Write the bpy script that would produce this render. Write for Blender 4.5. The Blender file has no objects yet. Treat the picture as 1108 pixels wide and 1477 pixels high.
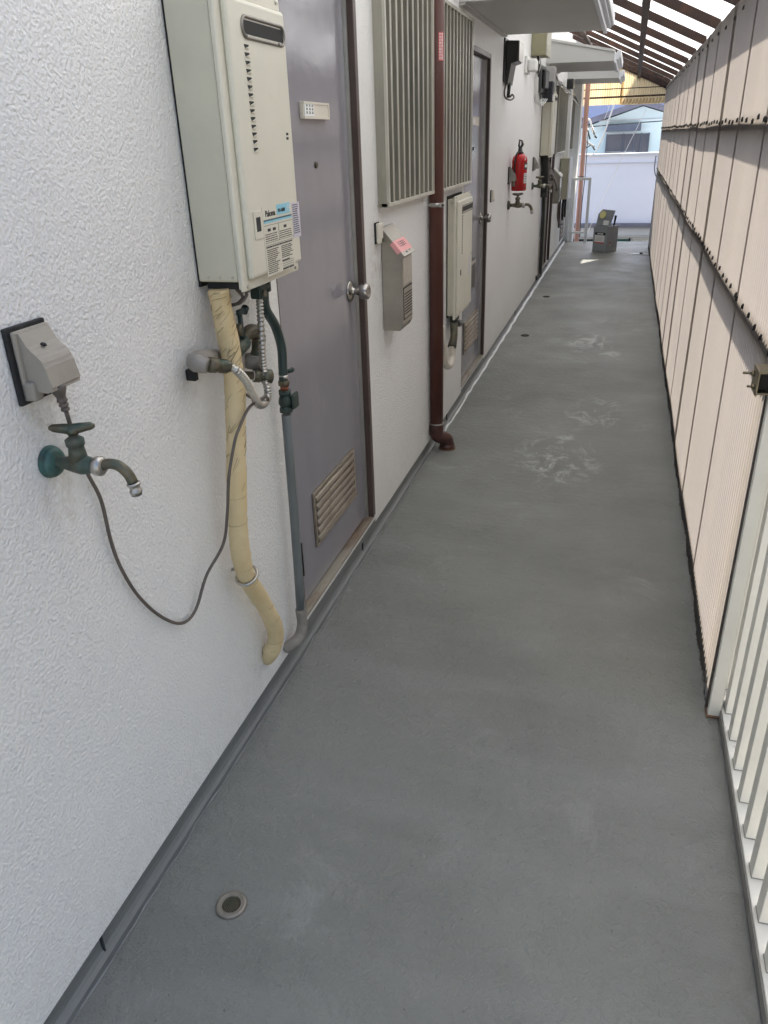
import bpy, bmesh, math, random
from mathutils import Vector, Matrix
random.seed(7)
rad = math.radians
C = bpy.context.scene.collection
SC = bpy.context.scene

# ------------------------------------------------------------------ materials
def mat(name, col, rough=.5, metal=0., var=.12, vscale=6., col2=None, c2scale=3., c2thr=.62, c2w=.12,
        bump=0., bscale=80., spec=.5, streak=None, detail=6):
    m = bpy.data.materials.new(name); m.use_nodes = True
    nt = m.node_tree; n = nt.nodes; l = nt.links; n.clear()
    out = n.new('ShaderNodeOutputMaterial'); b = n.new('ShaderNodeBsdfPrincipled')
    l.new(b.outputs[0], out.inputs[0])
    b.inputs['Roughness'].default_value = rough; b.inputs['Metallic'].default_value = metal
    b.inputs['Specular IOR Level'].default_value = spec
    tc = n.new('ShaderNodeTexCoord'); mp = n.new('ShaderNodeMapping'); l.new(tc.outputs['Object'], mp.inputs[0])
    if streak: mp.inputs['Scale'].default_value = streak
    nz = n.new('ShaderNodeTexNoise'); nz.inputs['Scale'].default_value = vscale; nz.inputs['Detail'].default_value = detail
    nz.inputs['Roughness'].default_value = .6
    l.new(mp.outputs[0], nz.inputs['Vector'])
    mr = n.new('ShaderNodeMapRange'); mr.inputs[1].default_value = .25; mr.inputs[2].default_value = .75
    mr.inputs[3].default_value = 1-var; mr.inputs[4].default_value = 1+var; l.new(nz.outputs[0], mr.inputs[0])
    mul = n.new('ShaderNodeMix'); mul.data_type = 'RGBA'; mul.blend_type = 'MULTIPLY'; mul.inputs[0].default_value = 1
    mul.inputs[6].default_value = (*col, 1); l.new(mr.outputs[0], mul.inputs[7])
    last = mul.outputs[2]
    if col2:
        n2 = n.new('ShaderNodeTexNoise'); n2.inputs['Scale'].default_value = c2scale; n2.inputs['Detail'].default_value = 8
        n2.inputs['Roughness'].default_value = .65
        l.new(mp.outputs[0], n2.inputs['Vector'])
        m2 = n.new('ShaderNodeMapRange'); m2.inputs[1].default_value = c2thr-c2w; m2.inputs[2].default_value = c2thr+c2w
        l.new(n2.outputs[0], m2.inputs[0])
        mx = n.new('ShaderNodeMix'); mx.data_type = 'RGBA'; l.new(m2.outputs[0], mx.inputs[0])
        l.new(last, mx.inputs[6]); mx.inputs[7].default_value = (*col2, 1); last = mx.outputs[2]
    l.new(last, b.inputs['Base Color'])
    if bump:
        nb = n.new('ShaderNodeTexNoise'); nb.inputs['Scale'].default_value = bscale; nb.inputs['Detail'].default_value = 4
        l.new(tc.outputs['Object'], nb.inputs['Vector'])
        bp = n.new('ShaderNodeBump'); bp.inputs['Distance'].default_value = bump; bp.inputs['Strength'].default_value = 1
        l.new(nb.outputs[0], bp.inputs['Height']); l.new(bp.outputs[0], b.inputs['Normal'])
    m['p'] = 1
    return m

def stucco():
    m = mat('stucco', (.83, .82, .795), rough=.42, var=.03, vscale=3., col2=(.77, .765, .75), c2scale=1.3, c2thr=.62, c2w=.2)
    nt = m.node_tree; n = nt.nodes; l = nt.links
    b = [x for x in n if x.type == 'BSDF_PRINCIPLED'][0]; tc = [x for x in n if x.type == 'TEX_COORD'][0]
    a = n.new('ShaderNodeTexNoise'); a.inputs['Scale'].default_value = 150; a.inputs['Detail'].default_value = 2.5; a.inputs['Roughness'].default_value = .5
    a.inputs['Distortion'].default_value = 0.
    c = n.new('ShaderNodeTexVoronoi'); c.inputs['Scale'].default_value = 165; c.feature = 'SMOOTH_F1'; c.inputs['Smoothness'].default_value = .6
    l.new(tc.outputs['Object'], a.inputs['Vector']); l.new(tc.outputs['Object'], c.inputs['Vector'])
    r = n.new('ShaderNodeMapRange'); r.inputs[1].default_value = .36; r.inputs[2].default_value = .70
    l.new(a.outputs[0], r.inputs[0])
    ad = n.new('ShaderNodeMath'); ad.operation = 'MULTIPLY_ADD'; ad.inputs[1].default_value = -.5
    l.new(c.outputs['Distance'], ad.inputs[0]); l.new(r.outputs[0], ad.inputs[2])
    src = b.inputs['Base Color'].links[0].from_socket
    geo = n.new('ShaderNodeSeparateXYZ'); l.new(tc.outputs['Object'], geo.inputs[0])
    def mth(op, p, q):
        x = n.new('ShaderNodeMath'); x.operation = op
        for i, v in enumerate((p, q)):
            if isinstance(v, (int, float)): x.inputs[i].default_value = v
            else: l.new(v, x.inputs[i])
        return x.outputs[0]
    tot = None
    for (y, z, ry, rz) in ((1.0, 1.12, .10, .07), (1.46, 1.05, .07, .06), (.99, .98, .05, .10), (1.66, .17, .12, .08), (1.72, 1.0, .12, .15), (2.88, 1.1, .1, .2), (6.45, .9, .12, .2), (8.1, .95, .12, .2)):
        dy = mth('MULTIPLY', mth('SUBTRACT', geo.outputs[1], y), 1/ry); dz = mth('MULTIPLY', mth('SUBTRACT', geo.outputs[2], z), 1/rz)
        k = mth('SUBTRACT', 1., mth('ADD', mth('MULTIPLY', dy, dy), mth('MULTIPLY', dz, dz)))
        tot = mth('MAXIMUM', k, 0.) if tot is None else mth('MAXIMUM', tot, k)
    base = mth('MULTIPLY', mth('SUBTRACT', .30, geo.outputs[2]), 1.6)
    tot = mth('MAXIMUM', tot, mth('MAXIMUM', base, 0.))
    sn = n.new('ShaderNodeTexNoise'); sn.inputs['Scale'].default_value = 26; sn.inputs['Detail'].default_value = 7; sn.inputs['Roughness'].default_value = .75
    l.new(tc.outputs['Object'], sn.inputs['Vector'])
    sr = n.new('ShaderNodeMapRange'); sr.inputs[1].default_value = .42; sr.inputs[2].default_value = .68; l.new(sn.outputs[0], sr.inputs[0])
    mk = mth('MULTIPLY', mth('MULTIPLY', tot, sr.outputs[0]), .65)
    sx = n.new('ShaderNodeMix'); sx.data_type = 'RGBA'; l.new(mk, sx.inputs[0]); l.new(src, sx.inputs[6]); sx.inputs[7].default_value = (.46, .40, .32, 1)
    l.new(sx.outputs[2], b.inputs['Base Color'])
    bp = n.new('ShaderNodeBump'); bp.inputs['Distance'].default_value = .0016; bp.inputs['Strength'].default_value = .9
    l.new(ad.outputs[0], bp.inputs['Height']); l.new(bp.outputs[0], b.inputs['Normal'])
    return m

def floor_mat():
    m = mat('floor_paint', (.202, .207, .189), rough=.5, var=.2, vscale=1.6, detail=8)
    nt = m.node_tree; n = nt.nodes; l = nt.links
    b = [x for x in n if x.type == 'BSDF_PRINCIPLED'][0]; tc = [x for x in n if x.type == 'TEX_COORD'][0]
    src = b.inputs['Base Color'].links[0].from_socket
    def noise(scale, det, rough, vec=None, dist=0):
        a = n.new('ShaderNodeTexNoise'); a.inputs['Scale'].default_value = scale; a.inputs['Detail'].default_value = det
        a.inputs['Roughness'].default_value = rough; a.inputs['Distortion'].default_value = dist
        if vec:
            mp = n.new('ShaderNodeMapping'); mp.inputs['Scale'].default_value = vec; l.new(tc.outputs['Object'], mp.inputs[0]); l.new(mp.outputs[0], a.inputs['Vector'])
        else: l.new(tc.outputs['Object'], a.inputs['Vector'])
        return a.outputs[0]
    def rng(s, a, b_, c=0., d=1.):
        r = n.new('ShaderNodeMapRange'); r.inputs[1].default_value = a; r.inputs[2].default_value = b_; r.inputs[3].default_value = c; r.inputs[4].default_value = d
        l.new(s, r.inputs[0]); return r.outputs[0]
    def mix(f, a, bcol):
        x = n.new('ShaderNodeMix'); x.data_type = 'RGBA'; l.new(f, x.inputs[0]); l.new(a, x.inputs[6]); x.inputs[7].default_value = (*bcol, 1); return x.outputs[2]
    def mth(op, a, b_):
        x = n.new('ShaderNodeMath'); x.operation = op
        for i, v in enumerate((a, b_)):
            if isinstance(v, (int, float)): x.inputs[i].default_value = v
            else: l.new(v, x.inputs[i])
        return x.outputs[0]
    # roller lap marks across the corridor
    s = rng(noise(1., 6, .6, (1.2, 5., 1.)), .45, .7, 0, .7)
    c = mix(s, src, (.235, .24, .225))
    # dusty pale scuffs
    f = mth('MULTIPLY', rng(noise(3.2, 9, .75, None, .6), .55, .7), rng(noise(1.1, 2, .5), .42, .6, 0, .6))
    c = mix(f, c, (.36, .365, .35))
    # bare white scratches far along
    spots = [(-.18, 6.28, .22), (-.05, 4.55, .2), (-.22, 3.75, .26), (-.55, 4.42, .08), (-.02, 6.0, .1), (-.2, 4.05, .07)]
    geo = n.new('ShaderNodeSeparateXYZ'); l.new(tc.outputs['Object'], geo.inputs[0])
    tot = None
    for (x, y, r) in spots:
        dx = mth('MULTIPLY', mth('SUBTRACT', geo.outputs[0], x), 1/r); dy = mth('MULTIPLY', mth('SUBTRACT', geo.outputs[1], y), .6/r)
        d = mth('ADD', mth('MULTIPLY', dx, dx), mth('MULTIPLY', dy, dy))
        k = rng(d, 0., 1., 1., 0.)
        tot = k if tot is None else mth('MAXIMUM', tot, k)
    sc = rng(noise(7., 10, .85, (1., .6, 1.), .8), .5, .66)
    c = mix(mth('MULTIPLY', mth('MULTIPLY', sc, tot), .9), c, (.7, .71, .7))
    c = mix(rng(noise(75, 2, .5), .735, .755, 0, .6), c, (.07, .065, .055))
    c = mix(rng(noise(38, 3, .6), .68, .78, 0, .3), c, (.34, .35, .34))
    l.new(c, b.inputs['Base Color'])
    l.new(rng(noise(2.5, 6, .6), .3, .7, .38, .6), b.inputs['Roughness'])
    fine = noise(190, 4, .7); mid = noise(30, 5, .6)
    h = mth('ADD', mth('MULTIPLY', fine, .55), mth('MULTIPLY', rng(mid, .45, .75), .6))
    bp = n.new('ShaderNodeBump'); bp.inputs['Distance'].default_value = .006; bp.inputs['Strength'].default_value = .9
    l.new(h, bp.inputs['Height']); l.new(bp.outputs[0], b.inputs['Normal'])
    return m

def translucent(name, col, tcol, fac=.7, rough=.35, var=.08, dirt=None, clear=0.):
    m = mat(name, col, rough=rough, var=var, vscale=2.5, col2=dirt, c2scale=3.2, c2thr=.55, c2w=.16, streak=(1, 1, .08))
    nt = m.node_tree; n = nt.nodes; l = nt.links
    b = [x for x in n if x.type == 'BSDF_PRINCIPLED'][0]; out = [x for x in n if x.type == 'OUTPUT_MATERIAL'][0]
    t = n.new('ShaderNodeBsdfTranslucent')
    mx0 = n.new('ShaderNodeMix'); mx0.data_type = 'RGBA'; mx0.blend_type = 'MULTIPLY'; mx0.inputs[0].default_value = 1
    mx0.inputs[6].default_value = (*tcol, 1)
    src = b.inputs['Base Color'].links[0].from_socket
    br = n.new('ShaderNodeMix'); br.data_type = 'RGBA'; br.blend_type = 'DIVIDE'; br.inputs[0].default_value = 1
    l.new(src, br.inputs[6]); br.inputs[7].default_value = (*col, 1)
    l.new(br.outputs[2], mx0.inputs[7]); l.new(mx0.outputs[2], t.inputs[0])
    mx = n.new('ShaderNodeMixShader'); mx.inputs[0].default_value = fac
    l.new(b.outputs[0], mx.inputs[1]); l.new(t.outputs[0], mx.inputs[2])
    last = mx.outputs[0]
    if clear:
        tr = n.new('ShaderNodeBsdfTransparent'); tr.inputs[0].default_value = (.9, .93, .95, 1)
        m3 = n.new('ShaderNodeMixShader'); m3.inputs[0].default_value = clear
        l.new(last, m3.inputs[1]); l.new(tr.outputs[0], m3.inputs[2]); last = m3.outputs[0]
    l.new(last, out.inputs[0])
    return m

M = dict(
 stucco=stucco(), floor=floor_mat(),
 skirt=mat('skirting_paint', (.15, .157, .153), .38, var=.1, vscale=5, bump=.0008, bscale=60, streak=(1, .3, 1)),
 ridge=mat('coating_edge', (.22, .23, .228), .35, var=.3, vscale=12),
 whiteline=mat('painted_cove_highlight', (.85, .86, .86), .3, var=.1),
 joint=mat('dark_joint', (.03, .035, .04), .8),
 door=mat('door_paint', (.25, .24, .265), .17, var=.06, vscale=4, bump=.002, bscale=7, spec=.6, col2=(.28, .27, .29), c2scale=5, c2thr=.72, c2w=.08, streak=(1, 1.6, .35)),
 frame=mat('brown_frame', (.075, .05, .042), .38, var=.25, vscale=9),
 alu=mat('aluminium', (.5, .48, .44), .35, .7, var=.12, vscale=14),
 drainrim=mat('worn_drain_rim', (.24, .225, .2), .4, .7, var=.2, vscale=60),
 sill=mat('sill_metal', (.36, .33, .27), .45, .3, var=.2, vscale=9, col2=(.16, .08, .04), c2scale=8, c2thr=.6, streak=(1, .3, 1)),
 rust=mat('rusty_edge', (.17, .095, .055), .8, var=.3, vscale=16),
 vent=mat('vent_metal', (.36, .31, .25), .4, .5, var=.18, vscale=16, col2=(.2, .15, .1), c2scale=12, c2thr=.64),
 dark=mat('dark_recess', (.012, .012, .012), .7),
 knob=mat('satin_steel', (.42, .40, .37), .25, 1., var=.08, vscale=20),
 plate=mat('cream_plastic', (.66, .61, .52), .45, var=.08, vscale=10),
 paper=mat('white_paper', (.8, .8, .78), .7, var=.04),
 ink=mat('black_ink', (.03, .03, .035), .6),
 grill=mat('grille_metal', (.38, .36, .30), .42, .55, var=.22, vscale=8, col2=(.2, .2, .16), c2scale=5, c2thr=.55, streak=(1, 1, .25)),
 grill_edge=mat('grille_edge', (.55, .53, .46), .35, .5, var=.15, vscale=8),
 glass=mat('window_glass', (.06, .065, .065), .12, var=.1, spec=.6),
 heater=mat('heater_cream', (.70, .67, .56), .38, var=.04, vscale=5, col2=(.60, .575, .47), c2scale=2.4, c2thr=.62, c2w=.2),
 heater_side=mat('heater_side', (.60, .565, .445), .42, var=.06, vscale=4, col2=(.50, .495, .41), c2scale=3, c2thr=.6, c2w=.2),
 steel=mat('steel', (.5, .48, .44), .3, .9, var=.15, vscale=30),
 blue=mat('blue_print', (.3, .62, .75), .5), blueblack=mat('dark_blue_print', (.05, .12, .17), .5),
 lilac=mat('lilac_sticker', (.62, .59, .66), .5),
 yellow=mat('insulation_tape', (.68, .54, .31), .5, var=.1, vscale=14, col2=(.55, .41, .2), c2scale=7, c2thr=.6, c2w=.1, bump=.0014, bscale=26),
 crease=mat('tape_crease', (.36, .28, .15), .7, var=.2),
 greypipe=mat('grey_lining_pipe', (.135, .15, .15), .42, var=.18, vscale=12, streak=(1, 1, .4)),
 elbowgrey=mat('weathered_elbow', (.26, .24, .215), .6, var=.3, vscale=18),
 hose=mat('dark_green_hose', (.02, .042, .04), .4, var=.15, vscale=10),
 bronze=mat('aged_brass', (.15, .125, .085), .45, .6, var=.3, vscale=30, col2=(.05, .085, .07), c2scale=22, c2thr=.55),
 verdigris=mat('verdigris_brass', (.07, .105, .088), .5, .4, var=.4, vscale=40, col2=(.14, .115, .075), c2scale=25, c2thr=.58),
 teal=mat('verdigris_flange', (.06, .135, .118), .5, .2, var=.35, vscale=35, col2=(.09, .085, .06), c2scale=25, c2thr=.6),
 chrome=mat('dull_chrome', (.45, .43, .4), .28, .9, var=.2, vscale=40),
 greenvalve=mat('dark_green_valve', (.03, .05, .043), .5, .3, var=.3, vscale=40),
 redring=mat('rust_thread', (.2, .06, .03), .6, var=.3, vscale=40),
 beige=mat('beige_plastic', (.34, .305, .255), .5, var=.06, vscale=12, col2=(.27, .24, .2), c2scale=9, c2thr=.64, c2w=.15),
 blackrub=mat('black_sealant', (.02, .02, .02), .7, var=.3, vscale=20, bump=.004, bscale=60),
 cable=mat('grey_brown_cable', (.115, .095, .08), .45, var=.15, vscale=20),
 drain=mat('brown_drainpipe', (.105, .036, .026), .38, var=.12, vscale=7, streak=(1, 1, .3), bump=.0006, bscale=12),
 drainfoot=mat('dark_brown_elbow', (.075, .03, .024), .35, var=.25, vscale=20),
 red=mat('red_paint', (.5, .012, .015), .25, var=.06), redlabel=mat('red_sticker', (.6, .1, .1), .5),
 pink=mat('pink_sticker', (.78, .36, .36), .6, var=.05),
 mail=mat('mailbox_steel', (.40, .37, .32), .38, .75, var=.16, vscale=5, col2=(.3, .28, .24), c2scale=7, c2thr=.58, c2w=.2),
 olive=mat('olive_box', (.30, .28, .17), .5, var=.06), olivelight=mat('khaki_box', (.36, .34, .26), .5, var=.06),
 black=mat('black_plastic', (.022, .023, .022), .35, var=.2), white=mat('white_plastic', (.72, .71, .68), .45, var=.05),
 canopy=mat('canopy_white', (.56, .555, .525), .55, var=.05, vscale=2), canopyfront=mat('canopy_trim', (.75, .76, .78), .4, .2, var=.06),
 roofsteel=mat('rusty_roof_steel', (.05, .024, .015), .6, var=.35, vscale=9, col2=(.11, .045, .022), c2scale=7, c2thr=.62),
 sheet=translucent('corrugated_sheet', (.25, .238, .23), (.265, .240, .215), .76, .38, dirt=(.235, .22, .225)),
 roofsheet=translucent('roof_sheet', (.7, .72, .74), (.8, .82, .84), .66, .25, dirt=(.55, .58, .6), var=.05, clear=0.),
 endsheet=translucent('yellowed_sheet', (.62, .54, .38), (.85, .70, .44), .6, .4, dirt=(.46, .36, .22)),
 bolt=mat('black_hook_bolt', (.012, .011, .011), .5),
 rail=mat('railing_paint', (.66, .645, .59), .4, var=.06, vscale=8, col2=(.42, .36, .29), c2scale=18, c2thr=.7, c2w=.06),
 railgrey=mat('grey_rail_edge', (.22, .215, .2), .5, var=.1),
 khaki=mat('clamp_steel', (.2, .17, .115), .45, .6, var=.25, vscale=30),
 tin=mat('painted_tin', (.34, .36, .38), .35, .5, var=.12, vscale=9), tinside=mat('bare_tin', (.5, .47, .44), .4, .5, var=.2, vscale=12),
 paleyellow=mat('yellow_cap', (.75, .7, .3), .5),
 nwall=mat('lavender_wall', (.82, .84, .95), .7, var=.03, vscale=1), nwhite=mat('neighbour_trim', (.6, .62, .66), .5, var=.05),
 nblue=mat('pale_blue_wall', (.66, .80, .82), .7, var=.04, vscale=1), nroof=mat('slate_roof', (.15, .15, .19), .6, var=.15),
 nviolet=mat('violet_wall', (.5, .54, .78), .7, var=.04), shutter=mat('window_shutter', (.09, .11, .15), .45, var=.1),
 nglass=mat('dark_window', (.09, .095, .12), .2, var=.12, vscale=3), greenwin=mat('green_window', (.01, .07, .065), .3),
 ground=mat('asphalt', (.27, .26, .24), .9, var=.2, vscale=3), concrete=mat('concrete', (.3, .3, .29), .8, var=.15),
 salmon=mat('salmon_pipe', (.5, .27, .2), .45, var=.08), tarp=mat('dark_cladding', (.035, .035, .04), .8, var=.2),
 greyconcrete=mat('old_wall', (.42, .41, .39), .8, var=.1),
)
def brick_tiles():
    m = mat('white_tiles', (.6, .6, .58), .5)
    nt = m.node_tree; n = nt.nodes; l = nt.links
    b = [x for x in n if x.type == 'BSDF_PRINCIPLED'][0]; tc = [x for x in n if x.type == 'TEX_COORD'][0]
    mp = n.new('ShaderNodeMapping'); mp.inputs['Rotation'].default_value = (rad(90), 0, 0); l.new(tc.outputs['Object'], mp.inputs[0])
    br = n.new('ShaderNodeTexBrick'); br.inputs['Scale'].default_value = 6; br.inputs['Color1'].default_value = (.62, .62, .6, 1)
    br.inputs['Color2'].default_value = (.55, .55, .53, 1); br.inputs['Mortar'].default_value = (.35, .35, .35, 1)
    l.new(mp.outputs[0], br.inputs['Vector']); l.new(br.outputs[0], b.inputs['Base Color']); return m
M['tiles'] = brick_tiles()

# ------------------------------------------------------------------ mesh builder
class MB:
    def __init__(s): s.bm = bmesh.new(); s.mats = []; s.mi = 0; s.smooth = []
    def m(s, key):
        if key not in s.mats: s.mats.append(key)
        s.mi = s.mats.index(key); return s
    def _tag(s, faces, smooth=False):
        for f in faces: f.material_index = s.mi; f.smooth = smooth
    def box(s, x0, x1, y0, y1, z0, z1, bev=0., seg=2, M_=None):
        if x0 > x1: x0, x1 = x1, x0
        if y0 > y1: y0, y1 = y1, y0
        if z0 > z1: z0, z1 = z1, z0
        co = [(x, y, z) for x in (x0, x1) for y in (y0, y1) for z in (z0, z1)]
        v = [s.bm.verts.new(c) for c in co]
        idx = [(0, 1, 3, 2), (4, 6, 7, 5), (0, 4, 5, 1), (2, 3, 7, 6), (0, 2, 6, 4), (1, 5, 7, 3)]
        fs = [s.bm.faces.new([v[i] for i in q]) for q in idx]
        if bev > 0:
            es = list({e for f in fs for e in f.edges})
            r = bmesh.ops.bevel(s.bm, geom=es, offset=bev, segments=seg, affect='EDGES', profile=.5)
            fs = [f for f in set(fs) | set(r['faces']) if f.is_valid]
            vs = {w for f in fs for w in f.verts}
            # gather all linked
            fs = list({f for w in vs for f in w.link_faces}); vs = {w for f in fs for w in f.verts}
        else: vs = set(v)
        s._tag(fs)
        if M_ is not None:
            for w in vs: w.co = M_ @ w.co
        return s
    def quad(s, *p):
        f = s.bm.faces.new([s.bm.verts.new(c) for c in p]); s._tag([f]); return s
    def prism(s, pts, axis, a, b):
        # pts 2D outline in the other two axes (order x,y,z minus axis)
        def mk(u, v, w):
            return {0: (w, u, v), 1: (u, w, v), 2: (u, v, w)}[axis]
        A = [s.bm.verts.new(mk(u, v, a)) for u, v in pts]; B = [s.bm.verts.new(mk(u, v, b)) for u, v in pts]
        fs = [s.bm.faces.new(A), s.bm.faces.new(B[::-1])]
        k = len(pts)
        for i in range(k): fs.append(s.bm.faces.new([A[i], B[i], B[(i+1) % k], A[(i+1) % k]]))
        s._tag(fs); bmesh.ops.recalc_face_normals(s.bm, faces=fs); return s
    def tube(s, pts, r, seg=14, caps=True, smooth=True, sub=0):
        pts = [Vector(p) for p in pts]
        rs = list(r) if isinstance(r, (list, tuple)) else [r]*len(pts)
        if sub: pts, rs = spline(pts, rs, sub)
        rings = []; up = None
        for i, p in enumerate(pts):
            if i == 0: t = pts[1]-p
            elif i == len(pts)-1: t = p-pts[i-1]
            else: t = (pts[i+1]-p).normalized()+(p-pts[i-1]).normalized()
            t = t.normalized() if t.length > 1e-9 else Vector((0, 0, 1))
            if up is None:
                up = Vector((1, 0, 0)) if abs(t.x) < .8 else Vector((0, 1, 0))
            a = (up - t*up.dot(t)); a = a.normalized() if a.length > 1e-6 else t.orthogonal().normalized()
            b = t.cross(a); up = a
            rings.append([s.bm.verts.new(p + (a*math.cos(2*math.pi*k/seg)+b*math.sin(2*math.pi*k/seg))*rs[i]) for k in range(seg)])
        fs = []
        for i in range(len(rings)-1):
            for k in range(seg):
                f = s.bm.faces.new([rings[i][k], rings[i][(k+1) % seg], rings[i+1][(k+1) % seg], rings[i+1][k]]); f.smooth = smooth; f.material_index = s.mi; fs.append(f)
        if caps:
            for q in (rings[0][::-1], rings[-1]):
                f = s.bm.faces.new(q); f.material_index = s.mi; fs.append(f)
        return s
    def cyl(s, p0, p1, r, r1=None, seg=20): return s.tube([p0, p1], [r, r if r1 is None else r1], seg)
    def lathe(s, origin, axis, prof, seg=24):
        o = Vector(origin); d = Vector(axis).normalized()
        e = []; last = None
        pts = [o+d*h for r_, h in prof]
        a = d.orthogonal().normalized(); b = d.cross(a); rings = []
        for (r_, h), p in zip(prof, pts):
            rings.append([s.bm.verts.new(p+(a*math.cos(2*math.pi*k/seg)+b*math.sin(2*math.pi*k/seg))*max(r_, 1e-5)) for k in range(seg)])
        for i in range(len(rings)-1):
            for k in range(seg):
                f = s.bm.faces.new([rings[i][k], rings[i][(k+1) % seg], rings[i+1][(k+1) % seg], rings[i+1][k]]); f.smooth = True; f.material_index = s.mi
        for q in (rings[0][::-1], rings[-1]):
            f = s.bm.faces.new(q); f.material_index = s.mi
        return s
    def corrug(s, u0, u1, v0, v1, base, amp, pitch, axis, seg=8, vdiv=1, vfun=None, efun=None):
        # corrugated sheet: axis 'x' -> plane facing x, waves along y(u), v=z ; 'y' -> waves along x(u), v=z
        n_ = int((u1-u0)/pitch*seg)
        prev = None
        for i in range(n_+1):
            u = u0+(u1-u0)*i/n_; w = amp*math.sin(2*math.pi*u/pitch)
            col = []
            for j in range(vdiv+1):
                v = v0+(v1-v0)*j/vdiv
                if efun and j == 0: v = v0+efun(u)
                off = base+w+(vfun(u, v) if vfun else 0)
                col.append(s.bm.verts.new((off, u, v) if axis == 'x' else (u, off, v)))
            if prev:
                for j in range(vdiv):
                    f = s.bm.faces.new([prev[j], col[j], col[j+1], prev[j+1]]); f.smooth = True; f.material_index = s.mi
            prev = col
        return s
    def text(s, body, size, place, vert=False, extrude=.0004):
        cu = bpy.data.curves.new('txt', 'FONT'); cu.body = body; cu.size = size; cu.extrude = extrude
        cu.align_x = 'CENTER'; cu.align_y = 'CENTER'
        o = bpy.data.objects.new('txt', cu); C.objects.link(o)
        dg = bpy.context.evaluated_depsgraph_get(); me = bpy.data.meshes.new_from_object(o.evaluated_get(dg))
        nb = len(s.bm.faces); nv = len(s.bm.verts)
        s.bm.from_mesh(me); s.bm.verts.ensure_lookup_table(); s.bm.faces.ensure_lookup_table()
        for w in s.bm.verts[nv:]: w.co = place @ w.co
        for f in s.bm.faces[nb:]: f.material_index = s.mi
        bpy.data.objects.remove(o); bpy.data.curves.remove(cu); bpy.data.meshes.remove(me)
        return s

def spline(pts, rs, sub):
    P = [pts[0]*2-pts[1]]+pts+[pts[-1]*2-pts[-2]]; R_ = [rs[0]]+rs+[rs[-1]]
    o = []; orr = []
    for i in range(1, len(P)-2):
        for k in range(sub):
            t = k/sub; a, b, c, d = P[i-1], P[i], P[i+1], P[i+2]
            o.append(.5*((2*b)+(c-a)*t+(2*a-5*b+4*c-d)*t*t+(3*b-a-3*c+d)*t**3)); orr.append(R_[i]*(1-t)+R_[i+1]*t)
    o.append(pts[-1]); orr.append(rs[-1]); return o, orr

def obj(name, mb, parent=None, label=None):
    me = bpy.data.meshes.new(name); mb.bm.to_mesh(me); mb.bm.free()
    for k in mb.mats: me.materials.append(M[k])
    o = bpy.data.objects.new(name, me); C.objects.link(o)
    if parent:
        o.parent = parent
        if parent.parent is None: o.matrix_parent_inverse = Matrix.Translation(-Vector(parent.location))
    if label: o['label'] = label
    return o
def tag(o, label, cat, group=None):
    o['label'] = label; o['category'] = cat
    if group: o['group'] = group
    return o
def thing(name, label, cat, loc=(0, 0, 0), group=None):
    o = bpy.data.objects.new(name, None); C.objects.link(o); o.location = loc; o.empty_display_size = .05
    return tag(o, label, cat, group)
def part(name, parent, f, label=None):
    mb = MB(); f(mb); return obj(name, mb, parent, label)
def struct(name, mb): o = obj(name, mb); o['kind'] = 'structure'; return o
def face_x(x, y, z, roll=0):   # text plane facing +x, reading along +y
    return Matrix.Translation((x, y, z)) @ Matrix(((0, 0, 1, 0), (1, 0, 0, 0), (0, 1, 0, 0), (0, 0, 0, 1))) @ Matrix.Rotation(roll, 4, 'Z')

WX = -.885          # stucco face
YE = 12.85          # end of the corridor
def zroof(x, y): return 1.955+.0085*y+(.37-x)*.45

# ------------------------------------------------------------------ setting
b = MB().m('floor'); NX, NY = 8, 60
b.quad((-.893, -2, 0), (.385, -2, 0), (.385, YE, 0), (-.893, YE, 0)); fl = struct('corridor_floor', b)
b = MB().m('concrete').box(-.99, .385, -2, YE, -.18, -.004).box(.385, .46, -2, YE, -.18, -.012); struct('floor_slab', b)
b = MB().m('ground').quad((-150, -60, -2.9), (150, -60, -2.9), (150, 240, -2.9), (-150, 240, -2.9)); struct('ground', b)

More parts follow.
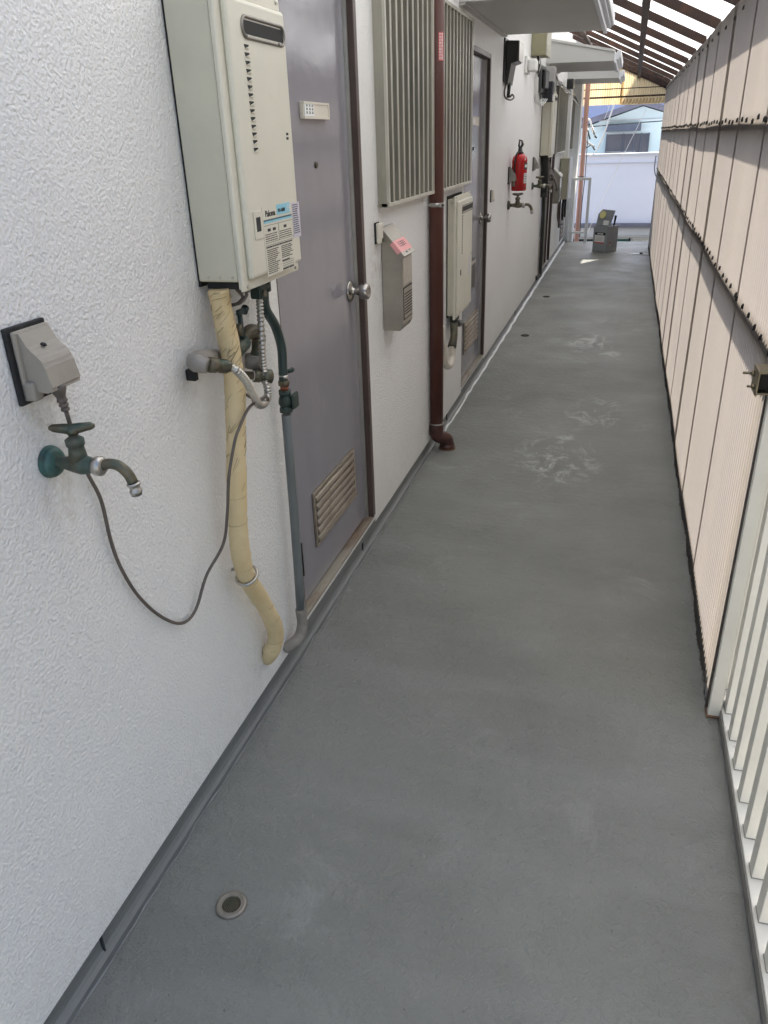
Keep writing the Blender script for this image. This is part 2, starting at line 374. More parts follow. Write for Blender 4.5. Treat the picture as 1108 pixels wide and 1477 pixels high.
# ------------------------------------------------------------------ the apartment building
B = thing('apartment_building', 'white stuccoed apartment building with grey doors along its corridor', 'building', (WX, 6, 0))
ops = [(1.965, 2.745, .085, 1.965), (2.99, 3.66, 1.32, 2.08), (3.93, 4.55, 1.32, 2.04), (4.61, 5.43, .085, 1.955),
       (9.02, 9.93, .085, 1.955), (10.1, 11.35, 1.34, 1.95), (11.85, 12.75, 1.34, 1.95), (11.95, 12.6, .09, .62)]
def wall(mb):
    mb.m('stucco')
    ys = sorted({-3, YE, *[o[0] for o in ops], *[o[1] for o in ops]}); zs = sorted({.058, 2.75, *[o[2] for o in ops], *[o[3] for o in ops]})
    cut = lambda y, z: any(o[0] < y < o[1] and o[2] < z < o[3] for o in ops)
    vd = {}
    def V(y, z):
        if (y, z) not in vd: vd[(y, z)] = mb.bm.verts.new((WX, y, z))
        return vd[(y, z)]
    fs = []
    for i in range(len(ys)-1):
        for j in range(len(zs)-1):
            if not cut((ys[i]+ys[i+1])/2, (zs[j]+zs[j+1])/2):
                fs.append(mb.bm.faces.new([V(ys[i], zs[j]), V(ys[i+1], zs[j]), V(ys[i+1], zs[j+1]), V(ys[i], zs[j+1])]))
    mb._tag(fs)
    for (a, c, d, e) in ops:
        X = -.99
        mb.quad((WX, a, d), (WX, a, e), (X, a, e), (X, a, d)).quad((WX, c, d), (X, c, d), (X, c, e), (WX, c, e))
        mb.quad((WX, a, e), (WX, c, e), (X, c, e), (X, a, e)).quad((WX, a, d), (X, a, d), (X, c, d), (WX, c, d))
    mb.quad((WX, -3, .058), (WX-.02, -3, .058), (WX-.02, YE, .058), (WX, YE, .058))
    mb.box(-5, -.99, -3, YE, -2.9, 2.75)
    mb.box(-.889, WX-.0005, -3, YE, 2.75, 3.3)
    mb.box(-5, -.765, YE, YE+.5, -2.9, 3.3)
part('wall', B, wall)
def skirt(mb):
    mb.m('skirt')
    prof = [(-.8905, .0575), (-.892, .03), (-.890, .016), (-.885, .008), (-.877, .003), (-.868, .0035)]
    for (x0, z0), (x1, z1) in zip(prof, prof[1:]):
        mb.quad((x0, -2, z0), (x1, -2, z1), (x1, YE, z1), (x0, YE, z0))
    for f in mb.bm.faces: f.smooth = True
    mb.m('joint')
    for y in (.818, 2.58, 4.2, 7.2, 10.1): mb.box(-.893, -.886, y, y+.004, .006, .058)
part('skirting', B, skirt)
def ridge(mb):
    r = random.Random(3); pts = []; y = -.5
    while y < 4.0: pts.append((-.868+r.uniform(-.003, .003), y, .002)); y += .045
    mb.m('ridge').tube(pts, [r.uniform(.0012, .0034) for _ in pts], seg=6)
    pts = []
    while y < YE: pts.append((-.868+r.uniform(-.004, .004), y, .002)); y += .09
    mb.m('whiteline').tube(pts, [min(.015, .006+.0018*(p[1]-4))+r.uniform(-.0015, .002) for p in pts], seg=6)  # white strip paints the reflection along the glossy cove as colour
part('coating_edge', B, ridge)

def door(y0, y1, z1, label, knobside=1, plate=True, slot=False, vz=(.25, .45), full=True):
    LX = -.912
    D = part('door', B, lambda m: m.m('door').box(LX-.03, LX, y0+.006, y1-.045, .104, z1-.03, .003), label)
    def fr(m):
        m.m('frame').box(-.955, -.879, y1-.034, y1-.004, .1, z1-.004, .002).box(-.955, -.884, y0+.0, y0+.004, .1, z1-.03)
        m.box(-.955, -.879, y0, y1-.035, z1-.028, z1-.004, .002)
        m.m('alu').box(-.93, -.900, y1-.044, y1-.036, .1, z1-.03)
    part('door_frame', D, fr)
    def sl(m):
        m.m('sill').box(-.955, -.883, y0, y1-.004, .087, .1, .002)
        m.m('rust').box(-.9, -.8865, y0, y1-.004, .076, .0862)
        m.m('skirt').box(-.884, -.8825, y0, y1, .056, .0755)
    part('sill', D, sl)
    va, vb = y0+.19, y1-.16
    def vent(m):
        z0, z1_ = vz; t = .012
        m.m('dark').box(LX, LX+.0015, va, vb, z0, z1_)
        m.m('vent').box(LX, LX+.008, va, vb, z1_-t, z1_, .001).box(LX, LX+.008, va, vb, z0, z0+t, .001)
        m.box(LX, LX+.008, va, va+t, z0+t, z1_-t, .001).box(LX, LX+.008, vb-t, vb, z0+t, z1_-t, .001)
        k = 6
        for i in range(k):
            zc = z0+t+(z1_-z0-2*t)*(i+.5)/k
            m.tube([(LX+.0035, va+t, zc), (LX+.0035, vb-t, zc)], .0098, seg=12).tube([(LX+.0135, va+t, zc-.004), (LX+.0135, vb-t, zc-.004)], .0018, seg=6)
    part('louvre_vent', D, vent)
    ky = y1-.1
    def kn(m):
        m.m('knob').lathe((LX, ky, 1.022), (1, 0, 0), [(.0, 0), (.036, 0), (.038, .003), (.034, .007), (.022, .010), (.013, .012), (.0125, .032), (.019, .036), (.0265, .042), (.028, .056), (.0265, .068), (.021, .072), (.013, .0725), (.012, .070), (0, .070)], 28)
    part('knob', D, kn)
    if plate:
        ya = y0+.32
        def pl(m):
            m.m('plate').box(LX, LX+.012, ya, ya+.21, 1.562, 1.606, .002)
            m.box(LX+.012, LX+.0145, ya, ya+.21, 1.600, 1.606).box(LX+.012, LX+.0145, ya, ya+.21, 1.562, 1.568)
            m.box(LX+.012, LX+.0145, ya+.203, ya+.21, 1.568, 1.600)
            m.m('paper').box(LX+.012, LX+.015, ya+.004, ya+.078, 1.5685, 1.5995)
            if full:
                m.m('ink')
                r = random.Random(5)
                for c in range(3):
                    for k in range(3):
                        yy = ya+.016+c*.022; zz = 1.575+k*.0085
                        for q in range(3):
                            a = r.uniform(0, .005)
                            m.box(LX+.015, LX+.0153, yy+q*.0045, yy+q*.0045+.0015, zz, zz+.0062)
                        m.box(LX+.0153, LX+.0155, yy, yy+.0105, zz+.0025*(k % 3), zz+.0025*(k % 3)+.0014)
        part('nameplate', D, pl)
        part('peephole', D, lambda m: m.m('bronze').lathe((LX, y0+.42, 1.439), (1, 0, 0), [(0, 0), (.0095, 0), (.0095, .004), (.007, .006), (.005, .004), (0, .004)], 16))
    if full:
        part('hinge', D, lambda m: m.m('dark').box(LX, LX+.006, y0+.06, y0+.066, .21, .33))
    if slot:
        part('mail_slot', D, lambda m: m.m('black').box(LX, LX+.006, y0+.3, y0+.55, .62, .8, .002).m('alu').box(LX+.006, LX+.009, y0+.31, y0+.54, .77, .79))
    return D
door(1.965, 2.745, 1.965, 'nearest grey door, with a cream name plate and a round knob', full=True)
door(4.61, 5.43, 1.955, 'second grey door, half hidden behind a wall heater', slot=True, full=False)
door(9.02, 9.93, 1.955, 'third grey door, behind the dark lagged pipe', full=False)
# small hatch near the far end
def hatch(m):
    m.m('frame').box(-.93, -.88, 11.955, 12.595, .095, .615, .003)
    m.m('vent')
    for k in range(7): m.box(-.88, -.872, 12.02, 12.53, .15+k*.06, .175+k*.06)
part('hatch', B, hatch)

def grille(y0, y1, z0, z1, n, xf=-.842):
    Wn = part('window', B, lambda m: m.m('glass').box(-.985, -.975, y0, y1, z0, z1).m('alu').box(-.975, -.962, (y0+y1)/2-.02, (y0+y1)/2+.02, z0, z1).box(-.975, -.962, y0, y1, z0+.04, z0+.075))
    def g(m):
        m.m('grill_edge').box(xf-.03, xf+.004, y0-.05, y1+.03, z0-.05, z0-.035, .002).box(xf-.03, xf+.004, y0-.05, y1+.03, z1+.03, z1+.045, .002)
        m.m('grill').box(WX, xf-.006, y0-.05, y0-.047, z0-.05, z1+.045)
        m.m('grill_edge').box(xf-.008, xf+.003, y0-.052, y0-.038, z0-.035, z1+.03, .001).box(xf-.008, xf+.003, y1+.018, y1+.03, z0-.035, z1+.03, .001)
        m.m('grill').box(WX, xf-.03, y0-.06, y0-.02, z0-.05, z0-.04).box(WX, xf-.02, y1+.015, y1+.018, z0-.05, z1+.045)
        m.box(xf-.026, xf-.018, y0-.03, y1+.01, z0+.15, z0+.17).box(xf-.026, xf-.018, y0-.03, y1+.01, z1-.17, z1-.15)
    G = part('window_grille', Wn, g)
    for k in range(n):
        y = y0-.038+(y1-y0+.056)*(k+.6)/n
        def s(m):
            m.m('grill').box(xf-.017, xf+.0, y, y+.030, z0-.035, z1+.03)
            m.m('grill_edge').box(xf, xf+.0025, y+.001, y+.009, z0-.035, z1+.03)  # lighter strip paints the lit left edge of each slat
        # slats stay within the grille's own mesh pattern
        mbs = MB(); s(mbs); slats.append((mbs, G))
    return G
slats = []
def join_slats(G):
    bm = bmesh.new(); bm.from_mesh(G.data)
    names = [m.name for m in G.data.materials]
    for mb, g in slats:
        if g is G:
            tmp = bpy.data.meshes.new('t'); mb.bm.to_mesh(tmp); nb = len(bm.faces); bm.from_mesh(tmp); bm.faces.ensure_lookup_table()
            for f in bm.faces[nb:]: f.material_index = names.index(M[mb.mats[f.material_index]].name)
            bpy.data.meshes.remove(tmp)
    bm.to_mesh(G.data); bm.free()
for a in [(2.985, 3.645, 1.325, 2.075, 9), (3.92, 4.565, 1.32, 2.0, 9), (10.1, 11.35, 1.34, 1.95, 12), (11.85, 12.75, 1.34, 1.95, 9)]:
    join_slats(grille(*a))
part('corner_trim', B, lambda m: m.m('white').box(-.885, -.81, 11.55, 11.75, 1.2, 2.02, .005))

def canopy(y0, y1, zw, xf=-.245, label=None):
    t = .19; tf = .075
    c = part('canopy', B, lambda m: m.m('canopy').prism([(WX, zw), (xf, zw-.012), (xf, zw-.012+tf), (WX, zw+t)], 1, y0, y1), label)
    def tr(m):
        m.m('canopyfront').box(xf, xf+.022, y0-.01, y1+.01, zw-.03, zw+tf-.02, .003).box(xf+.022, xf+.045, y0-.01, y1+.01, zw-.004, zw+tf-.006, .004)
        m.box(xf+.045, xf+.062, y0-.01, y1+.01, zw+.01, zw+tf, .006)
        m.m('canopy').prism([(WX, zw+t), (xf-.0, zw+tf-.012), (xf-.0, zw+tf+.008), (WX, zw+t+.02)], 1, y0-.015, y1+.015)
        m.box(WX, WX+.03, y0+.01, y1-.01, zw-.012, zw-.001)
    part('trim', c, tr)
canopy(4.42, 5.92, 2.10); canopy(8.8, 10.15, 2.13); canopy(11.6, 12.8, 2.135)

# ------------------------------------------------------------------ water heaters
def heater(label, y0, y1, z0, z1, xs, xf, near=False, group='gas water heaters on the wall'):
    H = thing('water_heater', label, 'water heater', (WX, (y0+y1)/2, z0), group)
    def body(m):
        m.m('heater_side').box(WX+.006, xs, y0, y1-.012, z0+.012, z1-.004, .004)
        m.m('dark').box(WX+.0005, WX+.006, y0+.006, y1-.03, z0+.0, z1+.01)
        m.m('steel')
        for x in (WX+.03, (WX+xs)/2+.008, xs-.012): m.cyl((x, y0+.001, z0+.022), (x, y0-.002, z0+.022), .003, seg=10)
        if near: m.m('dark').box(WX+.02, xs-.006, y0+.01, y1-.03, z0-.004, z0+.011)
        else:
            for x in (WX+.03, xs-.012): m.cyl((x, y0+.001, z1-.022), (x, y0-.002, z1-.022), .004, seg=10)
            m.m('dark').box(WX+.02, xs-.006, y0+.01, y1-.03, z0-.012, z0+.011)
    part('body', H, body)
    f = xf-.014
    def cover(m):
        m.m('heater').box(xs+.001, f-.006, y0-.004, y1+.004, z0-.004, z1+.006, .004)
        m.box(f-.008, f, y0-.008, y1+.008, z0-.008, z1+.01, .0035)
        m.box(f-.002, xf, y0+.016, y1-.0, z0+.014, z1-.014, .009, 3)
        for (y, z) in ((y0+.012, z0+.002), (y1-.016, z0+.002), (y1-.012, z1+.003), (y0+.01, z1+.003)):
            m.m('steel').lathe((f, y, z), (1, 0, 0), [(0, 0), (.0042, 0), (.0042, .002), (.002, .003), (0, .002)], 12)
    w = y1-y0
    def ring(m):
        ya, yb, za, zb = y0+.25*w, y1-.05*w, z1-.080, z1-.044
        m.m('dark').box(xf-.001, xf+.001, ya+.006, yb-.006, za+.006, zb-.006, .0005)
        h = (zb-za)/2; pts = []
        for k in range(25):
            t = -math.pi/2+math.pi*k/24; pts.append((yb-h+h*math.cos(t), (za+zb)/2+h*math.sin(t)))
        for k in range(25):
            t = math.pi/2+math.pi*k/24; pts.append((ya+h+h*math.cos(t), (za+zb)/2+h*math.sin(t)))
        pts.append(pts[0])
        m.m('drainrim').tube([(xf+.001, a, c) for a, c in pts], .0035, seg=8, caps=False)
        m.m('steel').cyl((xf+.002, ya+.05*w, za+.002), (xf+.007, ya+.05*w, za+.002), .0022, seg=8).cyl((xf+.002, yb-.12*w, za+.002), (xf+.007, yb-.12*w, za+.002), .0022, seg=8)
    part('exhaust_slot', H, ring)
    def louv(m):
        n = 14
        for k in range(n):
            z = z1-.092-k*.0143; y = y0+.075*1.0*w/.3+ (.003 if near else 0)
            m.m('dark').prism([(y, z), (y+.022*w/.3, z), (y+.022*w/.3, z-.0022), (y+.004, z-.0075)], 0, xf, xf+.0006)
            m.m('heater').prism([(y+.002, z-.0075), (y+.022*w/.3, z-.0025), (y+.022*w/.3, z-.0075)], 0, xf, xf+.003)
        m.m('dark').box(xf, xf+.0006, y1-.042, y1-.03, z0+.295, z0+.3).box(xf, xf+.0006, y1-.042, y1-.03, z0+.286, z0+.291)
    part('front_cover', H, lambda m: (cover(m), louv(m)))
    return H, f

H1, hf = heater('large cream gas water heater beside the nearest door', 1.545, 1.845, 1.222, 1.772, -.785, -.756, True)
XF = -.7558
def lab(m):
    r = random.Random(11)
    m.m('heater').box(XF, XF+.002, 1.588, 1.630, 1.316, 1.372, .0008)
    m.m('ink').box(XF+.002, XF+.0026, 1.598, 1.619, 1.331, 1.360)
    m.m('heater').box(XF, XF+.0004, 1.634, 1.798, 1.232, 1.378)
    m.m('blue').box(XF+.0004, XF+.0008, 1.712, 1.790, 1.355, 1.377).box(XF+.0004, XF+.0006, 1.638, 1.796, 1.343, 1.3475)
    m.m('blueblack').box(XF+.0006, XF+.0010, 1.638, 1.796, 1.3475, 1.3505)
    m.m('ink').text('Paloma', .0185, face_x(XF+.0010, 1.676, 1.362)); m.text('PH-1600', .011, face_x(XF+.0014, 1.738, 1.364))
    m.m('paper').text('16', .022, face_x(XF+.0014, 1.779, 1.365))
    m.m('ink')
    def line(y0, y1, z, h=.0022):
        y = y0
        while y < y1:
            d = r.uniform(.002, .009); 
            if y+d > y1: break
            m.box(XF+.0005, XF+.0009, y, y+d, z, z+h); y += d+r.uniform(.0008, .0028)
    for y in (1.655, 1.683, 1.745): m.box(XF+.0005, XF+.0009, y, y+.016, 1.3255, 1.3315, .0002)
    m.box(XF+.0005, XF+.0009, 1.715, 1.7156, 1.302, 1.338)
    for z in (1.338, 1.302, 1.2965):
        m.box(XF+.0005, XF+.0008, 1.638, 1.796, z, z+.0007)
    for z in (1.319, 1.3145, 1.310, 1.3055): line(1.641, 1.708, z, .0016); line(1.72, 1.79, z, .0016)
    line(1.64, 1.795, 1.2915, .003)
    z = 1.286
    while z > 1.236:
        line(1.642, 1.712-r.uniform(0, .02), z, .0018); z -= .0041
    z = 1.286
    while z > 1.258: line(1.722, 1.79-r.uniform(0, .02), z, .0018); z -= .0041
    m.box(XF+.0005, XF+.0009, 1.722, 1.765, 1.2535, 1.2565)
    for k in range(4): m.box(XF+.0005, XF+.0009, 1.722, 1.79, 1.2385+k*.0045, 1.2391+k*.0045)
    line(1.722, 1.79, 1.2345, .003)
part('data_label', H1, lab)
def lab2(m):
    r = random.Random(12)
    m.m('lilac').box(XF, XF+.0004, 1.802, 1.848, 1.296, 1.374)
    m.m('ink'); z = 1.368
    while z > 1.302:
        y = 1.806
        while y < 1.836:
            d = r.uniform(.002, .009); m.box(XF+.0004, XF+.0008, y, y+d, z, z+.0019); y += d+r.uniform(.0008, .003)
        z -= .0048
part('rating_sticker', H1, lab2)

H2, _ = heater('cream gas water heater between the brown drainpipe and the second door', 4.15, 4.565, .615, 1.222, -.845, -.823)
part('data_label', H2, lambda m: m.m('ink').box(-.8228, -.8222, 4.22, 4.245, .83, .86))
part('rating_sticker', H2, lambda m: m.m('lilac').box(-.8228, -.8224, 4.46, 4.5, .80, .9))
heater('olive-shadowed water heater high on the wall under the dark meters', 8.6, 9.0, 1.30, 1.88, -.80, -.772)

# pipes below the near heater --------------------------------------------------
def corr_hose(m, pts, r, pitch=.0062):
    P = [Vector(p) for p in pts]; Q, _ = spline(P, [r]*len(P), 60)
    out = []; rs = []; s = 0; last = Q[0]
    acc = 0; samp = [Q[0]]
    for q in Q[1:]:
        d = (q-last).length
        if d >= pitch/5: samp.append(q); last = q
    for i, q in enumerate(samp):
        out.append(q); rs.append(r*(1+.16*math.sin(2*math.pi*i/5)))
    m.tube(out, rs, seg=14)
YP = [(-0.8350, 1.5453, 1.2180), (-0.8340, 1.5459, 1.2031), (-0.8300, 1.5477, 1.1395), (-0.8280, 1.5544, 1.0756), (-0.8250, 1.5490, 0.9964), (-0.8250, 1.5284, 0.9024), (-0.8260, 1.5091, 0.8051), (-0.8280, 1.4943, 0.7024), (-0.8320, 1.4902, 0.6091), (-0.8360, 1.5110, 0.5176), (-0.8380, 1.5582, 0.4373), (-0.8380, 1.6052, 0.3534), (-0.8400, 1.6427, 0.2713), (-0.8450, 1.6473, 0.2199), (-0.8620, 1.6473, 0.1806), (-0.8840, 1.6587, 0.1440)]
t = thing('lagged_pipe', 'fat yellow tape-wrapped pipe running down from the nearest heater', 'pipe', (WX, 1.55, .14))
def lag(m):
    m.m('yellow')
    P, Rr = spline([Vector(p) for p in YP], [.0235]*len(YP), 10)
    r = random.Random(4)
    Rr = [x*(1+.035*math.sin(i*.33)+r.uniform(-.012, .012)+.05*((i % 7)/7-.5)) for i, x in enumerate(Rr)]
    Rr[-6:] = [x*f for x, f in zip(Rr[-6:], (1, .99, .97, .95, .92, .9))]
    m.tube(P, Rr, seg=24)
def creases(m):
    m.m('crease'); P, Rr = spline([Vector(p) for p in YP], [.0238]*len(YP), 10)
    r = random.Random(8)
    def mark(i, a0, a1, slope, w):
        pts = []
        for k in range(9):
            u = k/8; a = a0+(a1-a0)*u; ii = min(len(P)-2, max(0, i+slope*u)); f = int(ii); p = P[f].lerp(P[f+1], ii-f)
            pts.append(p+Vector((math.cos(a), math.sin(a), 0))*.0238)
        m.tube(pts, w, seg=5)
    for k in range(60):
        i = r.randint(3, 64); a = r.uniform(-2.6, .1); mark(i, a, a+r.uniform(.3, 1.5), -r.uniform(1., 4.5), r.uniform(.0004, .0011))
    for k in range(11):
        i = 66+k*7; mark(i, -2.8, .9, -r.uniform(.5, 1.5), .0006)
part('insulation', t, lambda m: (lag(m), creases(m)))
ct = YP[9]
part('clamp', t, lambda m: m.m('steel').tube([(ct[0]+.027*math.cos(a)+.002, ct[1]+.027*math.sin(a), ct[2]+.012*math.sin(a)) for a in [rad(x) for x in range(-170, 150, 10)]]+[(WX, ct[1]+.02, ct[2])], .0042, seg=8))

t = thing('gas_pipe', 'dark grey gas pipe standing in front of the nearest door edge', 'pipe', (WX, 1.83, .12))
GP = [(-0.8430, 1.8587, 0.8290), (-0.8430, 1.8560, 0.7029), (-0.8430, 1.8505, 0.5091), (-0.8430, 1.8401, 0.2785), (-0.8430, 1.8353, 0.2015)]
EB = [(-0.8430, 1.8353, 0.2015), (-0.8440, 1.8392, 0.1528), (-0.8480, 1.8251, 0.1202), (-0.8560, 1.7973, 0.1119), (-0.8840, 1.7875, 0.0905)]
part('riser', t, lambda m: m.m('greypipe').tube(GP, .0135, seg=20))
part('elbow', t, lambda m: m.m('elbowgrey').tube([Vector(EB[0])+Vector((0, 0, .004))]+list(map(Vector, EB)), [.0165]*3+[.0175, .018, .0175], seg=18, sub=6))
def valve(m):
    c = Vector([(-0.8430, 1.8624, 0.8675)][0])
    m.m('greenvalve').lathe(c-Vector((0, 0, .032)), (0, 0, 1), [(0, 0), (.018, 0), (.0195, .004), (.0195, .012), (.014, .016), (.0185, .02), (.021, .03), (.0185, .042), (.014, .047), (.0175, .05), (.0175, .062), (0, .062)], 8)
    m.cyl(c, c+Vector((.02, .012, 0)), .012, seg=12).box(c.x+.018, c.x+.028, c.y-.008, c.y+.03, c.z-.022, c.z+.02, .004)
    m.m('redring').cyl(c+Vector((0, 0, .03)), c+Vector((0, 0, .044)), .0115)
    m.m('bronze').lathe(c+Vector((0, 0, .044)), (0, 0, 1), [(0, 0), (.0165, 0), (.0165, .012), (.012, .014), (0, .014)], 6)
    m.m('steel').cyl(c+Vector((0, 0, .058)), c+Vector((0, 0, .073)), .013)
    m.m('greenvalve').tube([c+Vector((0, 0, .079)), c+Vector((.016, .022, .079)), c+Vector((.016, .022, .079))+Vector((0, .006, .002))], [.004, .006, .007], seg=8)
part('gas_cock', t, valve)
HS = [(-0.8350, 1.7727, 1.1788), (-0.8380, 1.7806, 1.1319), (-0.8430, 1.8395, 1.0760), (-0.8430, 1.8668, 1.0152), (-0.8430, 1.8637, 0.9598), (-0.8430, 1.8610, 0.9262)]
part('hose', t, lambda m: m.m('hose').tube(HS, .0125, seg=18, sub=10))
def cock(m):
    c = Vector([(-0.8100, 1.6876, 1.1860)][0])
    m.m('greenvalve').box(c.x-.014, c.x+.014, c.y-.014, c.y+.026, c.z-.012, c.z+.03, .004).cyl(c+Vector((0, .026, .008)), c+Vector((0, .052, .008)), .008).box(c.x-.008, c.x+.008, c.y+.048, c.y+.062, c.z-.006, c.z+.022, .003)
    m.m('bronze').cyl(c+Vector((.012, 0, 0)), c+Vector((.02, 0, 0)), .008)
part('inlet_fitting', t, cock)

t = thing('water_hose', 'ribbed steel flexible hoses and brass elbows under the nearest heater', 'hose', (WX, 1.6, .92))
A = [(-0.8000, 1.4853, 1.0651), (-0.7850, 1.4900, 1.0568), (-0.7800, 1.5175, 1.0274), (-0.7800, 1.5447, 0.9903), (-0.7850, 1.5768, 0.9535), (-0.8000, 1.6362, 0.9320), (-0.8120, 1.6884, 0.9345), (-0.8150, 1.6974, 0.9619)]
part('bent_hose', t, lambda m: (m.m('steel'), corr_hose(m, A, .0088)))
Bp = [(-0.8120, 1.6974, 1.1762), (-0.8150, 1.6992, 1.1238), (-0.8180, 1.6978, 1.0571), (-0.8200, 1.6980, 1.0054), (-0.8160, 1.6951, 0.9607)]
part('upright_hose', t, lambda m: (m.m('steel'), corr_hose(m, Bp, .0083)))
def elb(m):
    e = [Vector(p) for p in [(-0.8840, 1.6065, 1.0520), (-0.8600, 1.5068, 1.0785), (-0.8400, 1.4295, 1.0916), (-0.8280, 1.4013, 1.0907), (-0.8120, 1.4178, 1.0841), (-0.8100, 1.4315, 1.0805)]]
    m.m('elbowgrey').tube([e[0], e[1], e[2], (e[2]+e[3])/2, e[4]], [.017, .017, .0215, .0215, .016], seg=18, sub=6)
    a, b_ = Vector([(-0.8110, 1.4225, 1.0858)][0]), Vector([(-0.8000, 1.4884, 1.0642)][0])
    d = (b_-a).normalized(); L = (b_-a).length
    m.m('bronze').lathe(a, d, [(0, 0), (.0165, 0), (.0165, L*.32), (.012, L*.35), (.012, L*.45), (.0155, L*.5), (.0155, L*.85), (.011, L), (0, L)], 8)
    m.m('dark').box(-.884, -.86, a.y+.02, a.y+.035, a.z-.045, a.z-.02, .003)
part('wall_elbow', t, elb)
def elb2(m):
    p = [Vector(q) for q in [(-0.8500, 1.6630, 1.0827), (-0.8500, 1.7112, 1.0901), (-0.8500, 1.7470, 1.0718), (-0.8500, 1.7386, 1.0372), (-0.8600, 1.7276, 1.0044)]]
    m.m('bronze').tube(p, [.013, .018, .019, .016, .017], seg=16, sub=5)
    a = Vector([(-0.8450, 1.6587, 1.0772)][0]); b_ = Vector([(-0.8450, 1.6032, 1.0627)][0])
    m.m('verdigris').cyl(a, b_, .019, .017, seg=8)
    m.m('elbowgrey').cyl(Vector([(-0.8550, 1.7228, 1.0288)][0]), Vector([(-0.8600, 1.7217, 0.9972)][0]), .021, seg=16)
    c = Vector([(-0.8400, 1.6426, 1.1428)][0]); m.m('hose').cyl(c+Vector((0, 0, -.06)), c, .006).box(c.x-.006, c.x+.006, c.y-.01, c.y+.03, c.z, c.z+.014, .004).cyl(c+Vector((0, .022, .004)), c+Vector((0, .034, .012)), .009)
    c = Vector([(-0.8400, 1.6314, 1.1131)][0]); m.m('bronze').cyl(c+Vector((0, 0, .012)), c-Vector((0, 0, .015)), .008, seg=8)
part('rear_elbow', t, elb2)
def elb3(m):
    a, b_ = [Vector(p) for p in [(-0.8600, 1.6615, 0.9944), (-0.8080, 1.7151, 0.9785)]]; d = (b_-a).normalized(); L = (b_-a).length
    m.m('bronze').lathe(a, d, [(0, 0), (.010, 0), (.010, L*.35), (.0165, L*.38), (.0165, L*.58), (.013, L*.6), (.013, L*.66), (.0175, L*.68), (.0175, L*.98), (.015, L), (0, L)], 10)
    m.m('white').cyl(a+d*L*.35, a+d*L*.38, .0125)
part('union_fitting', t, elb3)
def under(m):
    m.m('cable')
    p = [Vector(q) for q in [(-0.8100, 1.5784, 1.2157), (-0.8000, 1.5877, 1.1963), (-0.8150, 1.5867, 1.1810), (-0.8400, 1.5942, 1.1759)]]; m.tube(p, .0035, seg=8, sub=6)
    p = [Vector(q) for q in [(-0.8000, 1.5853, 1.2147), (-0.7900, 1.5895, 1.2022), (-0.8000, 1.5780, 1.1860), (-0.8350, 1.5975, 1.1738)]]; m.tube(p, .0035, seg=8, sub=6)
part('wires', H1, under)
for (x, y, r_, h) in ((-.845, 1.575, .02, .03), (-.80, 1.60, .014, .028), (-.86, 1.66, .012, .03), (-.81, 1.65, .012, .022), (-.84, 1.70, .016, .035)):
    part('pipe_connector', H1, lambda m: m.m('bronze').lathe((x, y, 1.232), (0, 0, -1), [(0, 0), (r_, 0), (r_, h*.4), (r_*.7, h*.5), (r_*.9, h*.6), (r_*.9, h), (0, h)], 8))

# second heater's pipes
def u2(m):
    m.m('dark').box(-.87, -.84, 4.18, 4.30, .585, .62, .004)
    p = [Vector(q) for q in [(-0.8450, 4.1752, 0.5898), (-0.8450, 4.1787, 0.5129), (-0.8450, 4.1238, 0.4683)]]
    m.m('bronze').tube(p, [.022, .02, .025], seg=12)
    m.m('black').cyl(Vector([(-0.8450, 4.1946, 0.5819)][0]), Vector([(-0.8450, 4.3336, 0.5523)][0]), .02)
    p = [(-0.8480, 4.1382, 0.4724), (-0.8480, 4.1408, 0.4061), (-0.8500, 4.0767, 0.3761), (-0.8520, 3.9770, 0.4138), (-0.8520, 3.9409, 0.4940), (-0.8520, 3.8893, 0.5611), (-0.8520, 3.8721, 0.6362)]
    m.m('plate').tube(p, .02, seg=12, sub=6)
part('hose', H2, u2)

